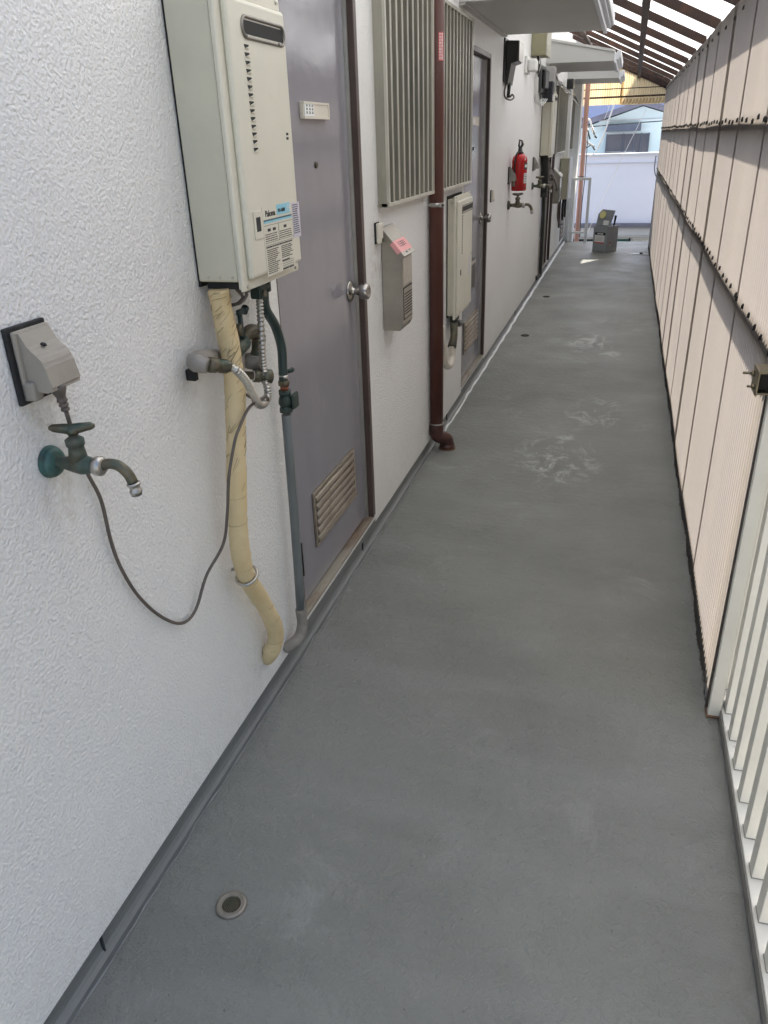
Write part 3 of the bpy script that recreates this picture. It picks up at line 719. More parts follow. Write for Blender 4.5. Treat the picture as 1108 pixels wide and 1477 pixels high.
# ------------------------------------------------------------------ tap, outlet, cable
def tap_mesh(T, o, s=1., colour=True):
    o = Vector(o)
    main = 'verdigris' if colour else 'bronze'
    part('flange', T, lambda m: m.m('teal' if colour else 'bronze').lathe(o, (1, 0, 0), [(0, 0), (.0275*s, 0), (.0275*s, .004), (.024*s, .008), (.026*s, .010), (.022*s, .016), (.013*s, .019), (0, .019)], 28))
    def bd(m):
        m.m(main).tube([o+Vector((.012, 0, 0)), o+Vector((.03*s, 0, 0)), o+Vector((.045*s, 0, 0)), o+Vector((.065*s, 0, 0)), o+Vector((.08*s, 0, 0)), o+Vector((.092*s, 0, 0))], [.0105*s, .010*s, .0135*s, .017*s, .014*s, .0115*s], seg=18, sub=4)
        c = o+Vector((.06*s, 0, .006))
        m.lathe(c, (0, 0, 1), [(0, 0), (.016*s, 0), (.0135*s, .018*s), (.0125*s, .026*s), (.0150*s, .028*s), (.0155*s, .038*s), (.010*s, .042*s), (.006*s, .044*s), (.006*s, .05*s), (0, .05*s)], 20)
    part('valve_body', T, bd)
    c = o+Vector((.06*s, 0, .056*s))
    def hd(m):
        m.m('bronze').lathe(c-Vector((0, 0, .004)), (0, 0, 1), [(0, 0), (.0085*s, .0), (.0125*s, .008*s), (.008*s, .016*s), (0, .018*s)], 14)
        d = Vector((.62, .25, 0)).normalized() if colour else Vector((.8, .5, 0)).normalized()
        m.tube([c-d*.036*s+Vector((0, 0, .009*s)), c-d*.03*s+Vector((0, 0, .009*s)), c-d*.012*s+Vector((0, 0, .007*s)), c+Vector((0, 0, .005*s)), c+d*.012*s+Vector((0, 0, .007*s)), c+d*.03*s+Vector((0, 0, .009*s)), c+d*.036*s+Vector((0, 0, .009*s))], [.003*s, .0065*s, .0085*s, .0095*s, .0085*s, .0065*s, .003*s], seg=12)
    part('handle', T, hd)
    q = o+Vector((.092*s, 0, 0))
    def sp(m):
        m.m('chrome').lathe(q-Vector((.004, 0, 0)), (1, 0, 0), [(0, 0), (.0145*s, 0), (.0165*s, .006*s), (.0165*s, .014*s), (.012*s, .018*s), (0, .018*s)], 18)
        m.m('bronze').tube([q+Vector((.008*s, 0, 0)), q+Vector((.022*s, .004, .004*s)), q+Vector((.038*s, .007, .0)), q+Vector((.05*s, .01, -.014*s)), q+Vector((.056*s, .011, -.03*s))], [.0085*s, .0085*s, .009*s, .009*s, .009*s], seg=14, sub=4)
        e = q+Vector((.056*s, .011, -.03*s))
        m.m('chrome').lathe(e, (.12, .02, -1), [(0, 0), (.0115*s, 0), (.0115*s, .003*s), (.009*s, .005*s), (.009*s, .012*s), (.0105*s, .013*s), (.0105*s, .017*s), (.009*s, .018*s), (.009*s, .022*s), (0, .022*s)], 16)
    part('spout', T, sp)
O1 = (WX, .985, 1.034)
T = thing('garden_tap', 'green corroded brass tap under the nearest outlet cover', 'tap', O1, 'taps on the wall'); tap_mesh(T, O1, 1.0)
T = thing('garden_tap', 'brass tap directly below the red fire extinguisher', 'tap', (WX, 6.43, 1.015), 'taps on the wall'); tap_mesh(T, (WX, 6.43, 1.015), 1.25, False)
T = thing('garden_tap', 'brass tap touching the dark lagged pipe by the third door', 'tap', (WX, 8.05, 1.062), 'taps on the wall'); tap_mesh(T, (WX, 8.05, 1.062), 1.2, False)

def outlet(T, y, z, col='beige', w=.082, h=.108):
    # y,z lower near corner; hood in profile
    part('back_plate', T, lambda m: m.m('blackrub').box(WX, WX+.008, y-.007, y+w+.002, z-.007, z+h+.006, .002))
    def cov(m):
        m.m(col).box(WX+.008, WX+.016, y, y+w, z, z+h, .0035)
        prof = [(WX+.014, z+.016), (WX+.052, z+.012), (WX+.060, z+.018), (WX+.052, z+.056), (WX+.045, z+.069), (WX+.030, z+.080), (WX+.025, z+.090), (WX+.018, z+h-.004), (WX+.014, z+h-.003)]
        m.prism([(a, c) for a, c in prof], 1, y+.008, y+w-.004)
        bmesh.ops.bevel(m.bm, geom=[e for e in m.bm.edges if e.calc_length() > .06 and abs((e.verts[0].co-e.verts[1].co).normalized().y) > .9 and e.verts[0].co.x > WX+.02], offset=.004, segments=3, affect='EDGES')
        m.m(col).box(WX+.008, WX+.03, y, y+.02, z, z+.03, .003)
    part('hood', T, cov)
    part('screw_recess', T, lambda m: m.m('dark').lathe((WX+.033, y+.04, z+.0815), (.5, 0, 1), [(0, 0), (.005, 0), (.004, .0015), (0, .0015)], 12))
OY, OZ = .955, 1.148
T = thing('outlet_cover', 'beige weatherproof outlet cover above the corroded tap, plugged in', 'outlet', (WX, OY, OZ), 'outlet covers on the wall'); outlet(T, OY, OZ)
part('earth_clip', T, lambda m: m.m('rust').box(WX+.018, WX+.03, OY+.02, OY+.06, OZ+.006, OZ+.02, .003))
T = thing('outlet_cover', 'grey outlet cover left of the red fire extinguisher', 'outlet', (WX, 6.38, 1.19), 'outlet covers on the wall'); outlet(T, 6.38, 1.175, 'elbowgrey')
T = thing('outlet_cover', 'grey outlet cover right of the red fire extinguisher', 'outlet', (WX, 8.02, 1.2), 'outlet covers on the wall'); outlet(T, 8.02, 1.2, 'elbowgrey')

t = thing('power_cable', 'brown power cable hanging in a loop from outlet to heater pipes', 'cable', (WX, 1.2, .57))
CB = [(-0.8360, 0.9889, 1.1480), (-0.8360, 0.9935, 1.1199), (-0.8400, 1.0016, 1.0848), (-0.8620, 1.0325, 1.0306), (-0.8740, 1.0597, 0.9781), (-0.8740, 1.0785, 0.9204), (-0.8750, 1.0832, 0.8342), (-0.8760, 1.0975, 0.7656), (-0.8760, 1.1325, 0.6809), (-0.8760, 1.1919, 0.5939), (-0.8760, 1.2619, 0.5301), (-0.8720, 1.3186, 0.5301), (-0.8600, 1.3682, 0.5965), (-0.8300, 1.4108, 0.6606), (-0.8100, 1.4139, 0.7425), (-0.8000, 1.4228, 0.8260), (-0.7950, 1.4587, 0.8962), (-0.7950, 1.4898, 0.9215), (-0.7920, 1.5384, 0.9519), (-0.7820, 1.5723, 0.9618), (-0.7900, 1.6350, 0.9521), (-0.8000, 1.6603, 0.9297), (-0.8000, 1.6279, 0.9311), (-0.8000, 1.5875, 0.9594), (-0.8100, 1.5616, 0.9819), (-0.8500, 1.6063, 0.9781)]
part('cord', t, lambda m: m.m('cable').tube(CB, .0036, seg=10, sub=8))
def plug(m):
    a = Vector(CB[0]); d = (Vector(CB[1])-a).normalized()
    m.m('cable').lathe(a-d*.022, d, [(0, 0), (.012, 0), (.013, .008), (.010, .016), (.0085, .02), (.0075, .022), (.0075, .026), (.0085, .027), (.0085, .030), (.0065, .031), (.0065, .034), (.0078, .035), (.0078, .038), (.006, .039), (.006, .042), (.007, .043), (.007, .046), (.004, .048), (0, .048)], 14)
part('plug', t, plug)

# ------------------------------------------------------------------ mailbox, bell, drainpipe
def mailbox(label, y, z, w=.15, d=.082, h=.39, near=True):
    T = thing('mailbox', label, 'mailbox', (WX, y, z), 'steel mailboxes on the wall')
    xf = WX+d
    def bd(m):
        m.m('mail').prism([(WX+.002, z), (xf-.012, z-.0), (xf, z+.022), (xf, z+h-.105), (WX+.002, z+h-.01)], 1, y, y+w)
        bmesh.ops.bevel(m.bm, geom=list(m.bm.edges), offset=.0018, segments=1, affect='EDGES')
    part('case', T, bd)
    def fr(m):
        m.m('steel').box(xf+.0, xf+.003, y+.014, y+w-.008, z+.175, z+.275, .001)
        m.m('dark').box(xf-.0, xf+.0015, y+.012, y+w-.006, z+.04, z+.165)
        m.m('mail').box(xf, xf+.003, y+.018, y+w-.012, z+.045, z+.16, .001)
        m.m('dark')
        for k in range(8):
            m.box(xf+.003, xf+.0036, y+.022, y+w-.016, z+.06+k*.011, z+.0645+k*.011)
    part('front_panel', T, fr)
    def ld(m):
        a = math.atan2(.095, d)
        R_ = Matrix.Translation((WX+.002, 0, z+h-.004)) @ Matrix.Rotation(a, 4, 'Y')
        L = math.hypot(d, .095)+.012
        m.m('mail').box(0, L, y-.006, y+w+.01, 0, .004, .001, M_=R_)
        m.box(0, L, y-.006, y-.0045, -.012, 0, M_=R_)
        if near:
            m.m('pink').box(L*.48, L*.86, y-.0055, y+w+.008, .004, .0048, M_=R_)
            m.m('pink').box(L*.5, L*.84, y-.0072, y-.0062, -.012, .004, M_=R_)
            m.m('ink'); r = random.Random(2)
            for k in range(5):
                yy = y+.03+k*.02
                for q in range(3):
                    m.box(L*(.56+.06*q), L*(.575+.06*q), yy, yy+.014, .0048, .0052, M_=R_)
                m.box(L*.55, L*.72, yy+.006+r.uniform(-.003, .003), yy+.0085, .0049, .0053, M_=R_)
            m.box(L*.88, L*.93, y+.05, y+.07, .004, .0045, M_=R_)
            m.m('rust').box(L*.87, L*.9, y+.1, y+.12, .004, .0045, M_=R_)
    part('lid', T, ld)
    return T
mailbox('steel mailbox with a pink sticker on its sloping lid', 2.955, .815)
mailbox('dark steel mailbox below the far window grille, a flyer in its slot', 10.25, .74, .25, .09, .40, False)

def bell(label, y, z):
    T = thing('doorbell', label, 'doorbell', (WX, y, z), 'doorbells beside the doors')
    part('base', T, lambda m: m.m('dark').box(WX, WX+.006, y, y+.05, z, z+.075, .001))
    part('button_cover', T, lambda m: m.m('plate').box(WX+.006, WX+.021, y+.003, y+.05, z+.002, z+.073, .004).m('dark').box(WX+.021, WX+.0215, y+.03, y+.045, z+.004, z+.018))
bell('cream doorbell between the nearest door and the pink-stickered mailbox', 2.875, 1.152); bell('cream doorbell just past the second door', 5.55, 1.10)

DX, DY = -.848, 3.755
t = thing('drainpipe', 'reddish brown drainpipe from above down to the floor', 'drainpipe', (DX, DY, 0))
part('pipe', t, lambda m: m.m('drain').tube([(DX, DY, 3.2), (DX, DY, .135)], .034, seg=28))
def ft(m):
    m.m('drainfoot').tube([(DX, DY, .15), (DX, DY, .10), (DX+.008, DY+.01, .078), (DX+.035, DY+.03, .062), (DX+.046, DY+.04, .045), (DX+.048, DY+.042, .0)], [.0365, .0365, .036, .035, .036, .036], seg=22, sub=6)
    m.tube([(DX+.048, DY+.042, .028), (DX+.048, DY+.042, .0)], .040, seg=22)
    m.m('rust').tube([(DX+.048, DY+.042, .006), (DX+.048, DY+.042, -.002)], .045, seg=22)
    m.m('steel').tube([(DX, DY, .156), (DX, DY, .15)], .0375, seg=22)
part('foot_elbow', t, ft)
def clampf(m):
    m.m('steel').tube([(DX, DY, 1.232), (DX, DY, 1.214)], .0365, seg=24)
    m.box(DX+.02, DX+.045, DY-.045, DY-.028, 1.214, 1.232, .002).box(WX, DX-.02, DY-.03, DY-.02, 1.218, 1.228)
    m.m('black').lathe((DX+.04, DY-.045, 1.223), (0, -1, 0), [(0, 0), (.006, 0), (.006, .005), (0, .005)], 6)
part('pipe_clamp', t, clampf)
def stk(m):
    pts = []
    a0, a1 = rad(-62), rad(-18)
    m.m('redlabel')
    n_ = 6
    for i in range(n_):
        t0 = a0+(a1-a0)*i/n_; t1 = a0+(a1-a0)*(i+1)/n_; r_ = .0346
        m.quad((DX+r_*math.cos(t0), DY+r_*math.sin(t0), 1.80), (DX+r_*math.cos(t1), DY+r_*math.sin(t1), 1.80), (DX+r_*math.cos(t1), DY+r_*math.sin(t1), 1.905), (DX+r_*math.cos(t0), DY+r_*math.sin(t0), 1.905))
    m.m('paper'); rr = random.Random(9); r_ = .0351
    for k in range(9):
        z = 1.805+k*.011
        for c in range(2):
            t0 = a0+.08+c*.33; t1 = t0+.24
            for q in range(2):
                zz = z+q*.0048
                m.quad((DX+r_*math.cos(t0), DY+r_*math.sin(t0), zz), (DX+r_*math.cos(t1), DY+r_*math.sin(t1), zz), (DX+r_*math.cos(t1), DY+r_*math.sin(t1), zz+rr.uniform(.0018, .0036)), (DX+r_*math.cos(t0), DY+r_*math.sin(t0), zz+.0028))
part('warning_sticker', t, stk)

# ------------------------------------------------------------------ extinguisher
EX, EY = -.815, 6.5
t = thing('fire_extinguisher', 'red fire extinguisher hanging on the white wall', 'fire extinguisher', (EX, EY, 1.115))
part('cylinder', t, lambda m: m.m('red').lathe((EX, EY, 1.115), (0, 0, 1), [(0, 0), (.052, 0), (.058, .006), (.058, .215), (.052, .238), (.034, .256), (.022, .262), (0, .262)], 28))
def vh(m):
    m.m('black').lathe((EX, EY, 1.372), (0, 0, 1), [(0, 0), (.026, 0), (.028, .012), (.018, .02), (.014, .045), (.01, .05), (0, .05)], 16)
    m.tube([(EX, EY, 1.41), (EX+.018, EY-.01, 1.44), (EX+.01, EY-.005, 1.465)], [.009, .01, .006], seg=10).tube([(EX, EY, 1.405), (EX-.012, EY+.01, 1.43), (EX-.008, EY, 1.47), (EX+.01, EY-.005, 1.465)], [.006, .008, .006, .005], seg=10)
part('valve_handle', t, vh)
part('hose', t, lambda m: m.m('black').tube([(EX, EY-.02, 1.39), (EX-.02, EY-.06, 1.37), (EX-.028, EY-.064, 1.3), (EX-.03, EY-.062, 1.2), (EX-.03, EY-.06, 1.17)], .006, seg=10, sub=5).m('elbowgrey').cyl((EX-.03, EY-.062, 1.2), (EX-.032, EY-.063, 1.15), .009, .011))
def el(m):
    r_ = .0586
    def q(t0, t1, z0, z1, k):
        m.m(k); n_ = 5
        for i in range(n_):
            a, c = t0+(t1-t0)*i/n_, t0+(t1-t0)*(i+1)/n_
            m.quad((EX+r_*math.cos(a), EY+r_*math.sin(a), z0), (EX+r_*math.cos(c), EY+r_*math.sin(c), z0), (EX+r_*math.cos(c), EY+r_*math.sin(c), z1), (EX+r_*math.cos(a), EY+r_*math.sin(a), z1))
    q(rad(-45), rad(0), 1.17, 1.24, 'paper'); q(rad(-45), rad(0), 1.265, 1.315, 'ink')
    r_ = .0592; q(rad(-40), rad(-10), 1.28, 1.3, 'paper')
    for k in range(5): q(rad(-42), rad(-8), 1.178+k*.012, 1.182+k*.012, 'ink')
    r_ = .0590; q(rad(-42), rad(-34), 1.33, 1.345, 'paper')
part('label', t, el)

# ------------------------------------------------------------------ floor drains
def fdrain(label, x, y, k='drainrim'):
    T = thing('floor_drain', label, 'floor drain', (x, y, 0), 'round floor drains')
    part('rim', T, lambda m: m.m(k).lathe((x, y, -.002), (0, 0, 1), [(0, 0), (.0345, 0), (.0345, .005), (.032, .0075), (.026, .0075), (.0235, .0062), (.0222, .0075), (.0205, .006), (.020, .0035), (0, .0035)], 36))
    def gr(m):
        m.m('dark').lathe((x, y, .0016), (0, 0, 1), [(0, 0), (.0195, 0), (.0195, .0008), (0, .0008)], 24)
        m.m('bronze')
        for k in range(-4, 5):
            w = math.sqrt(max(0, .0185**2-(k*.0042)**2))
            m.box(x+k*.0042-.0008, x+k*.0042+.0008, y-w, y+w, .0024, .0034).box(x-w, x+w, y+k*.0042-.0008, y+k*.0042+.0008, .0036, .0043)
    part('grate', T, gr)
fdrain('round metal floor drain nearest the camera, with a mesh centre', -.685, .99)
fdrain('dark round floor drain midway, level with the meter box', -.706, 6.46, 'dark')
fdrain('small dark floor drain farthest along, near the third door', -.70, 8.21, 'dark')

# ------------------------------------------------------------------ electrics
t = thing('meter_box', 'black stepped electric meter cover high on the wall past the second door', 'meter', (WX, 6.1, 1.8))
def mb1(m):
    m.m('black').box(WX, WX+.012, 5.95, 6.27, 1.83, 2.09, .003)
    m.prism([(WX+.012, 1.82), (WX+.03, 1.82), (WX+.05, 1.94), (WX+.088, 1.95), (WX+.095, 2.07), (WX+.012, 2.075)], 1, 5.98, 6.22)
part('case', t, mb1)
part('edge_strip', t, lambda m: m.m('steel').box(WX+.0955, WX+.0995, 6.0, 6.22, 1.955, 2.07))
part('wire_loop', t, lambda m: m.m('cable').tube([(WX+.02, 6.0, 1.83), (WX+.012, 5.97, 1.77), (WX+.02, 5.99, 1.735), (WX+.045, 6.05, 1.725), (WX+.06, 6.1, 1.74), (WX+.045, 6.13, 1.76), (WX+.03, 6.12, 1.745)], .006, seg=8, sub=6).m('black').tube([(WX+.03, 6.08, 1.83), (WX+.025, 6.06, 1.74)], .012, seg=8))

t = thing('junction_box', 'olive steel box high on the wall above the white junction box', 'junction box', (WX, 7.7, 2.11))
part('case', t, lambda m: m.m('olive').box(WX, WX+.118, 7.5, 7.82, 2.10, 2.32, .004))
part('door', t, lambda m: m.m('olivelight').box(WX+.118, WX+.13, 7.49, 7.83, 2.095, 2.325, .003).m('steel').box(WX+.13, WX+.136, 7.52, 7.54, 2.13, 2.14).box(WX+.13, WX+.136, 7.52, 7.54, 2.16, 2.17))
part('conduit', t, lambda m: m.m('black').tube([(WX+.05, 7.6, 2.10), (WX+.05, 7.62, 2.04), (WX+.04, 7.75, 1.98)], .01, seg=8, sub=4).m('white').tube([(WX+.06, 7.6, 2.10), (WX+.07, 7.65, 2.03), (WX+.02, 7.8, 1.96)], .006, seg=8, sub=4))
t = thing('junction_box', 'white plastic junction box left of the black meters', 'junction box', (WX, 7.2, 1.96))
part('case', t, lambda m: m.m('white').box(WX, WX+.02, 7.1, 7.32, 1.95, 2.07, .006).box(WX+.02, WX+.085, 7.14, 7.32, 1.965, 2.05, .014))
t = thing('meter_box', 'pair of black electric meters with hanging wires above the third heater', 'meter', (WX, 8.1, 1.8))
part('case', t, lambda m: m.m('black').box(WX, WX+.05, 7.95, 8.38, 1.84, 2.07, .02, 3).box(WX+.05, WX+.085, 8.0, 8.3, 1.88, 2.03, .012))
part('breaker', t, lambda m: m.m('tarp').box(WX+.02, WX+.115, 8.36, 8.5, 1.78, 1.95, .006).m('white').box(WX+.115, WX+.125, 8.4, 8.45, 1.79, 1.84))
def wl(m):
    m.m('white')
    for k in range(4):
        o = k*.012
        m.tube([(WX+.008+o*.4, 7.82+o*3, 2.0-o), (WX+.008+o*.5, 7.84+o*3, 1.83), (WX+.012+o, 7.92+o*3, 1.765-o*.6), (WX+.03+o, 8.02+o*4, 1.765), (WX+.045+o, 8.1+o*4, 1.80)], .0045, seg=8, sub=6)
part('wires', t, wl)
t = thing('terminal_box', 'tall thin grey boxes beside the black meters under the canopy', 'junction box', (WX, 8.75, 2.0))
part('case', t, lambda m: m.m('greyconcrete').box(WX, WX+.11, 8.52, 8.56, 1.92, 2.085, .003).box(WX, WX+.115, 8.64, 8.68, 1.86, 2.08, .003).m('black').box(WX, WX+.1, 8.57, 8.62, 1.83, 2.05, .003))

# cable bundle over the far window
t = thing('wire_bundle', 'tangled black cables sagging below the far canopies', 'cable', (WX, 11, 2.05))
def wb(m):
    r = random.Random(6)
    for k in range(5):
        m.m('black' if k % 2 == 0 else 'white')
        pts = [(WX+.03+r.uniform(0, .03), 9.4+i*.42, 2.03+r.uniform(-.03, .03)-.012*i) for i in range(8)]
        pts.append((WX+.1, 12.7, 1.86)); m.tube(pts, .007, seg=6, sub=4)
part('cable_run', t, wb)
part('junction', t, lambda m: m.m('black').box(WX+.04, WX+.12, 11.0, 11.2, 2.0, 2.11, .01))

# third unit's pipes
t = thing('lagged_pipe', 'black pipe running to the floor beside the third door, lagged at top', 'pipe', (-.85, 8.9, .05))
def lp(m):
    m.m('black').tube([(-.852, 8.95, .98), (-.852, 8.95, .9), (-.852, 9.0, .5), (-.852, 9.0, .14), (-.855, 8.98, .09), (-.884, 8.85, .075)], [.026, .02, .02, .02, .022, .024], seg=14, sub=5)
    m.tube([(-.845, 8.76, 1.30), (-.84, 8.8, 1.18), (-.84, 8.85, 1.1), (-.85, 8.95, .98), (-.852, 8.95, .9)], [.04, .04, .045, .035, .035], seg=14, sub=5)
part('riser', t, lp)
part('rust_pipe', t, lambda m: m.m('frame').tube([(-.862, 9.98, 1.36), (-.862, 9.98, .12)], .016, seg=10))
def lp2(m):
    m.m('cable')
    for a, dz in ((0, 0), (.02, -.02), (.035, .015)):
        m.tube([(-.82, 8.85+a, 1.24+dz), (-.8, 9.0, 1.16+dz), (-.79, 9.2, 1.07+dz), (-.81, 9.1, 1.02+dz), (-.83, 8.9, 1.08+dz), (-.8, 8.95, 1.15+dz), (-.79, 9.3, 1.08), (-.81, 9.9, .98), (-.83, 10.4, .86)], .012, seg=8, sub=5)
part('wires', t, lp2)

t = thing('water_heater', 'khaki wall heater cabinet nearest the far end of the corridor', 'water heater', (WX, 11.5, .71), 'gas water heaters on the wall')
part('body', t, lambda m: m.m('olivelight').box(WX+.01, -.765, 11.2, 11.6, .72, 1.215, .005))
part('front_cover', t, lambda m: m.m('canopyfront').box(-.765, -.748, 11.19, 11.61, .715, 1.225, .004))
def p4(m):
    for k, (x, c) in enumerate(((-.86, 'frame'), (-.82, 'black'), (-.79, 'black'))):
        m.m(c).tube([(x, 11.35, .72), (x, 11.36, .5), (x+.0, 11.4, .35+.1*k)], .014, seg=8, sub=4)
    m.m('cable').tube([(-.87, 11.3, .7), (-.875, 11.3, .5), (-.86, 11.4, .4), (-.82, 11.5, .38)], .01, seg=8, sub=5)
part('hose', t, p4)
t = thing('flyer', 'folded white flyer with a green corner sticking out of the far mailbox', 'paper', (-.80, 10.3, 1.1))
part('sheet', t, lambda m: m.m('paper').box(-.83, -.78, 10.2, 10.5, 1.06, 1.066, M_=Matrix.Translation((-.8, 10.3, 1.06)) @ Matrix.Rotation(rad(50), 4, 'Y') @ Matrix.Translation((.8, -10.3, -1.06))))

# ------------------------------------------------------------------ corrugated screen
SX = .357
S = thing('corrugated_screen', 'tall translucent corrugated plastic screen along the right side', 'screen', (SX, 7, 0))
rs = random.Random(21)
y = 1.90; k = 0; bolts_y = []
bolt_mb = MB().m('bolt').box(-.004, .001, -.003, .003, -.008, .007, .0012).box(-.006, -.004, -.0015, .0015, -.010, .003, .0005); bolt_me = bpy.data.meshes.new('bolt'); bolt_mb.bm.to_mesh(bolt_me); bolt_me.materials.append(M['bolt'])
while y < 12.05:
    w = .655 if k % 3 else .70
    y2 = min(y+w+rs.choice((.04, .06, .11)), 12.1); tilt = rs.uniform(-.0035, .0035)
    base = SX+(.0007 if k % 2 else -.0007)
    top = zroof(.37, y)-.03
    sh = part('corrugated_sheet', S, lambda m: m.m('sheet').corrug(y, y2, .016, top, base, .0036, .032, 'x', vdiv=6,
              vfun=lambda u, v: .002*math.sin(u*3+v*2), efun=lambda u: .010*math.sin(u*13)+.006*math.sin(u*41)+.004*math.sin(u*117)))
    for zz in (1.038, 1.525, top-.05):
        yy = y+.03
        while yy < min(y+w, 12.05):
            if zz < 1.6 or yy > 3:
                o = bpy.data.objects.new('hook_bolt', bolt_me); C.objects.link(o); o.parent = sh
                o.location = (base-.006, yy+rs.uniform(-.012, .012), zz+rs.uniform(-.006, .006)+(.0012*(yy-4)))
                o.rotation_euler = (rs.uniform(-.25, .25), 0, 0)
            yy += .13 if zz < 1.6 else .34
    y += w; k += 1
part('corrugated_sheet', S, lambda m: m.m('sheet').corrug(.4, 1.89, 1.075, 1.98, SX+.03, .0045, .032, 'x', vdiv=1))  # unseen sheet, added above the railing to keep sun off the near floor
def bars(m):
    m.m('railgrey').box(SX+.0085, SX+.03, 1.97, 12.1, .002, .10)
    for zz in (1.025, 1.515): m.box(SX+.0085, SX+.040, 1.99, 12.1, zz-.024, zz+.02)
part('bearer', S, bars)

# ------------------------------------------------------------------ railing
R_ = thing('railing', 'cream painted steel railing with upright bars at the right edge', 'railing', (.4, 1, 0))
def base(m):
    m.m('rail').box(.392, .462, -.9, 12.3, .0015, .034, .0015).m('railgrey').box(.3885, .3918, -.9, 1.9, .0, .030)
    m.m('rail').box(.393, .44, 1.905, 1.93, .034, .05, .002)
part('bottom_rail', R_, base)
part('top_rail', R_, lambda m: m.m('rail').box(.394, .458, -.9, 1.98, 1.066, 1.125, .006))
bm_ = MB().m('rail').box(-.015, .033, -.019, .019, .0345, 1.065, .0015); b0 = obj('baluster', bm_, R_)
weld = MB().m('railgrey').box(-.0163, .0340, -.0203, .0203, .0342, .0368, .0008); w0 = obj('weld', weld, b0)
first = True
for k in range(28):
    yy = 1.997-k*.1095
    if first: o = b0; first = False
    else:
        o = b0.copy(); C.objects.link(o); o.parent = R_; o.matrix_parent_inverse = Matrix.Translation((-.4, -1, 0))
        c = w0.copy(); C.objects.link(c); c.parent = o; c.matrix_parent_inverse = Matrix()
    o.location = (.415, yy, 0)
def post(m):
    m.m('rail').box(.358, .392, 1.885, 1.925, .002, 2.02, .0025)
    m.m('rust').box(.354, .395, 1.88, 1.93, .001, .008, .002)
part('post', R_, post)
t = thing('pipe_clamp', 'small brown steel bracket with two bolts on the railing post', 'bracket', (.36, 1.9, .96))
def cl(m):
    m.m('khaki').box(.324, .328, 1.865, 1.94, .945, 1.003, .001).box(.328, .398, 1.865, 1.94, .998, 1.003, .001).box(.328, .398, 1.93, 1.94, .945, .998, .001).box(.328, .357, 1.88, 1.93, .945, .95, .001)
    m.m('dark').box(.33, .357, 1.90, 1.92, .952, .99)
part('bracket', t, cl)
part('bolt', t, lambda m: m.m('khaki').cyl((.324, 1.92, .985), (.300, 1.925, .984), .0032, seg=10).lathe((.324, 1.92, .985), (-1, 0, 0), [(0, 0), (.008, 0), (.008, .006), (0, .006)], 6))
part('bolt', t, lambda m: m.m('khaki').cyl((.324, 1.89, .962), (.308, 1.893, .961), .003, seg=10).lathe((.324, 1.89, .962), (-1, 0, 0), [(0, 0), (.007, 0), (.007, .005), (0, .005)], 6))

# ------------------------------------------------------------------ roof
RF = thing('translucent_roof', 'sloping translucent roof on rusty brown steel rafters', 'roof', (0, 7, 2.2))
ry = [1.45, 2.42, 3.39, 4.3, 5.28, 6.24, 7.22, 8.2, 9.15, 10.1, 11.05, 12.0, 12.92, 13.62]
for yy in ry:
    def rf(m):
        xl, xr = -.88, .40
        A = [(xl, zroof(xl, yy)), (xr, zroof(xr, yy)), (xr, zroof(xr, yy)+.05), (xl, zroof(xl, yy)+.05)]
        m.m('roofsteel').prism(A, 1, yy-.022, yy+.022)
    part('rafter', RF, rf)
def along(m, x, dz0, dz1, w, y0=1.0, y1=13.7):
    v = []
    A = [(x-w/2, y0, zroof(x, y0)+dz0), (x+w/2, y0, zroof(x, y0)+dz0), (x+w/2, y0, zroof(x, y0)+dz1), (x-w/2, y0, zroof(x, y0)+dz1)]
    B_ = [(a, y1, c+.0085*(y1-y0)) for a, _, c in A]
    a = [m.bm.verts.new(p) for p in A]; b_ = [m.bm.verts.new(p) for p in B_]
    fs = [m.bm.faces.new(a), m.bm.faces.new(b_[::-1])]+[m.bm.faces.new([a[i], b_[i], b_[(i+1) % 4], a[(i+1) % 4]]) for i in range(4)]
    m._tag(fs); bmesh.ops.recalc_face_normals(m.bm, faces=fs)
part('purlin', RF, lambda m: along(m.m('roofsteel'), 0.0, -.028, -.002, .045))
part('purlin', RF, lambda m: along(m.m('roofsteel'), -.62, -.028, -.002, .045))
part('eave_beam', RF, lambda m: along(m.m('roofsteel'), .425, -.02, .035, .045))
yy = 1.0; k = 0
while yy < 13.6:
    y2 = min(yy+.70, 13.7)
    def shf(m):
        m.m('roofsheet'); n_ = int((y2-yy)/.004); prev = None
        for i in range(n_+1):
            u = yy+(y2-yy)*i/n_; w = .0045*math.sin(2*math.pi*u/.032)+(.003 if k % 2 else 0)
            col = [m.bm.verts.new((x, u, zroof(x, u)+.060+w)) for x in (-.884, .47)]
            if prev:
                f = m.bm.faces.new([prev[0], prev[1], col[1], col[0]]); f.smooth = True; f.material_index = 0
            prev = col
    part('roof_sheet', RF, shf)
    yy += .64; k += 1

# ------------------------------------------------------------------ end panel
t = thing('hanging_screen', 'yellowed corrugated screen hanging on rusty bars across the corridor end', 'screen', (-.2, 13, 1.85))
part('corrugated_sheet', t, lambda m: m.m('endsheet').corrug(-.83, -.20, 1.862, 2.62, 13.02, .006, .032, 'y', vdiv=2))
part('corrugated_sheet', t, lambda m: m.m('endsheet').corrug(-.23, .40, 1.852, 2.45, 13.028, .006, .032, 'y', vdiv=2))
def scal(m):
    m.m('endsheet')
    for k in range(13):
        x = -.2+k*.045
        m.tube([(x, 13.0, 1.865), (x+.018, 12.985, 1.88), (x+.03, 12.985, 1.91), (x+.02, 13.0, 1.93)], [.006, .012, .012, .005], seg=8, sub=3)
part('crumpled_edge', t, scal)
part('frame', t, lambda m: m.m('roofsteel').box(-.795, .40, 12.965, 13.0, 1.945, 1.968).box(-.80, -.77, 12.965, 13.0, 1.968, 2.10).box(-.77, .40, 12.97, 12.99, 2.055, 2.067).box(-.235, -.22, 12.97, 12.99, 1.968, 2.055))

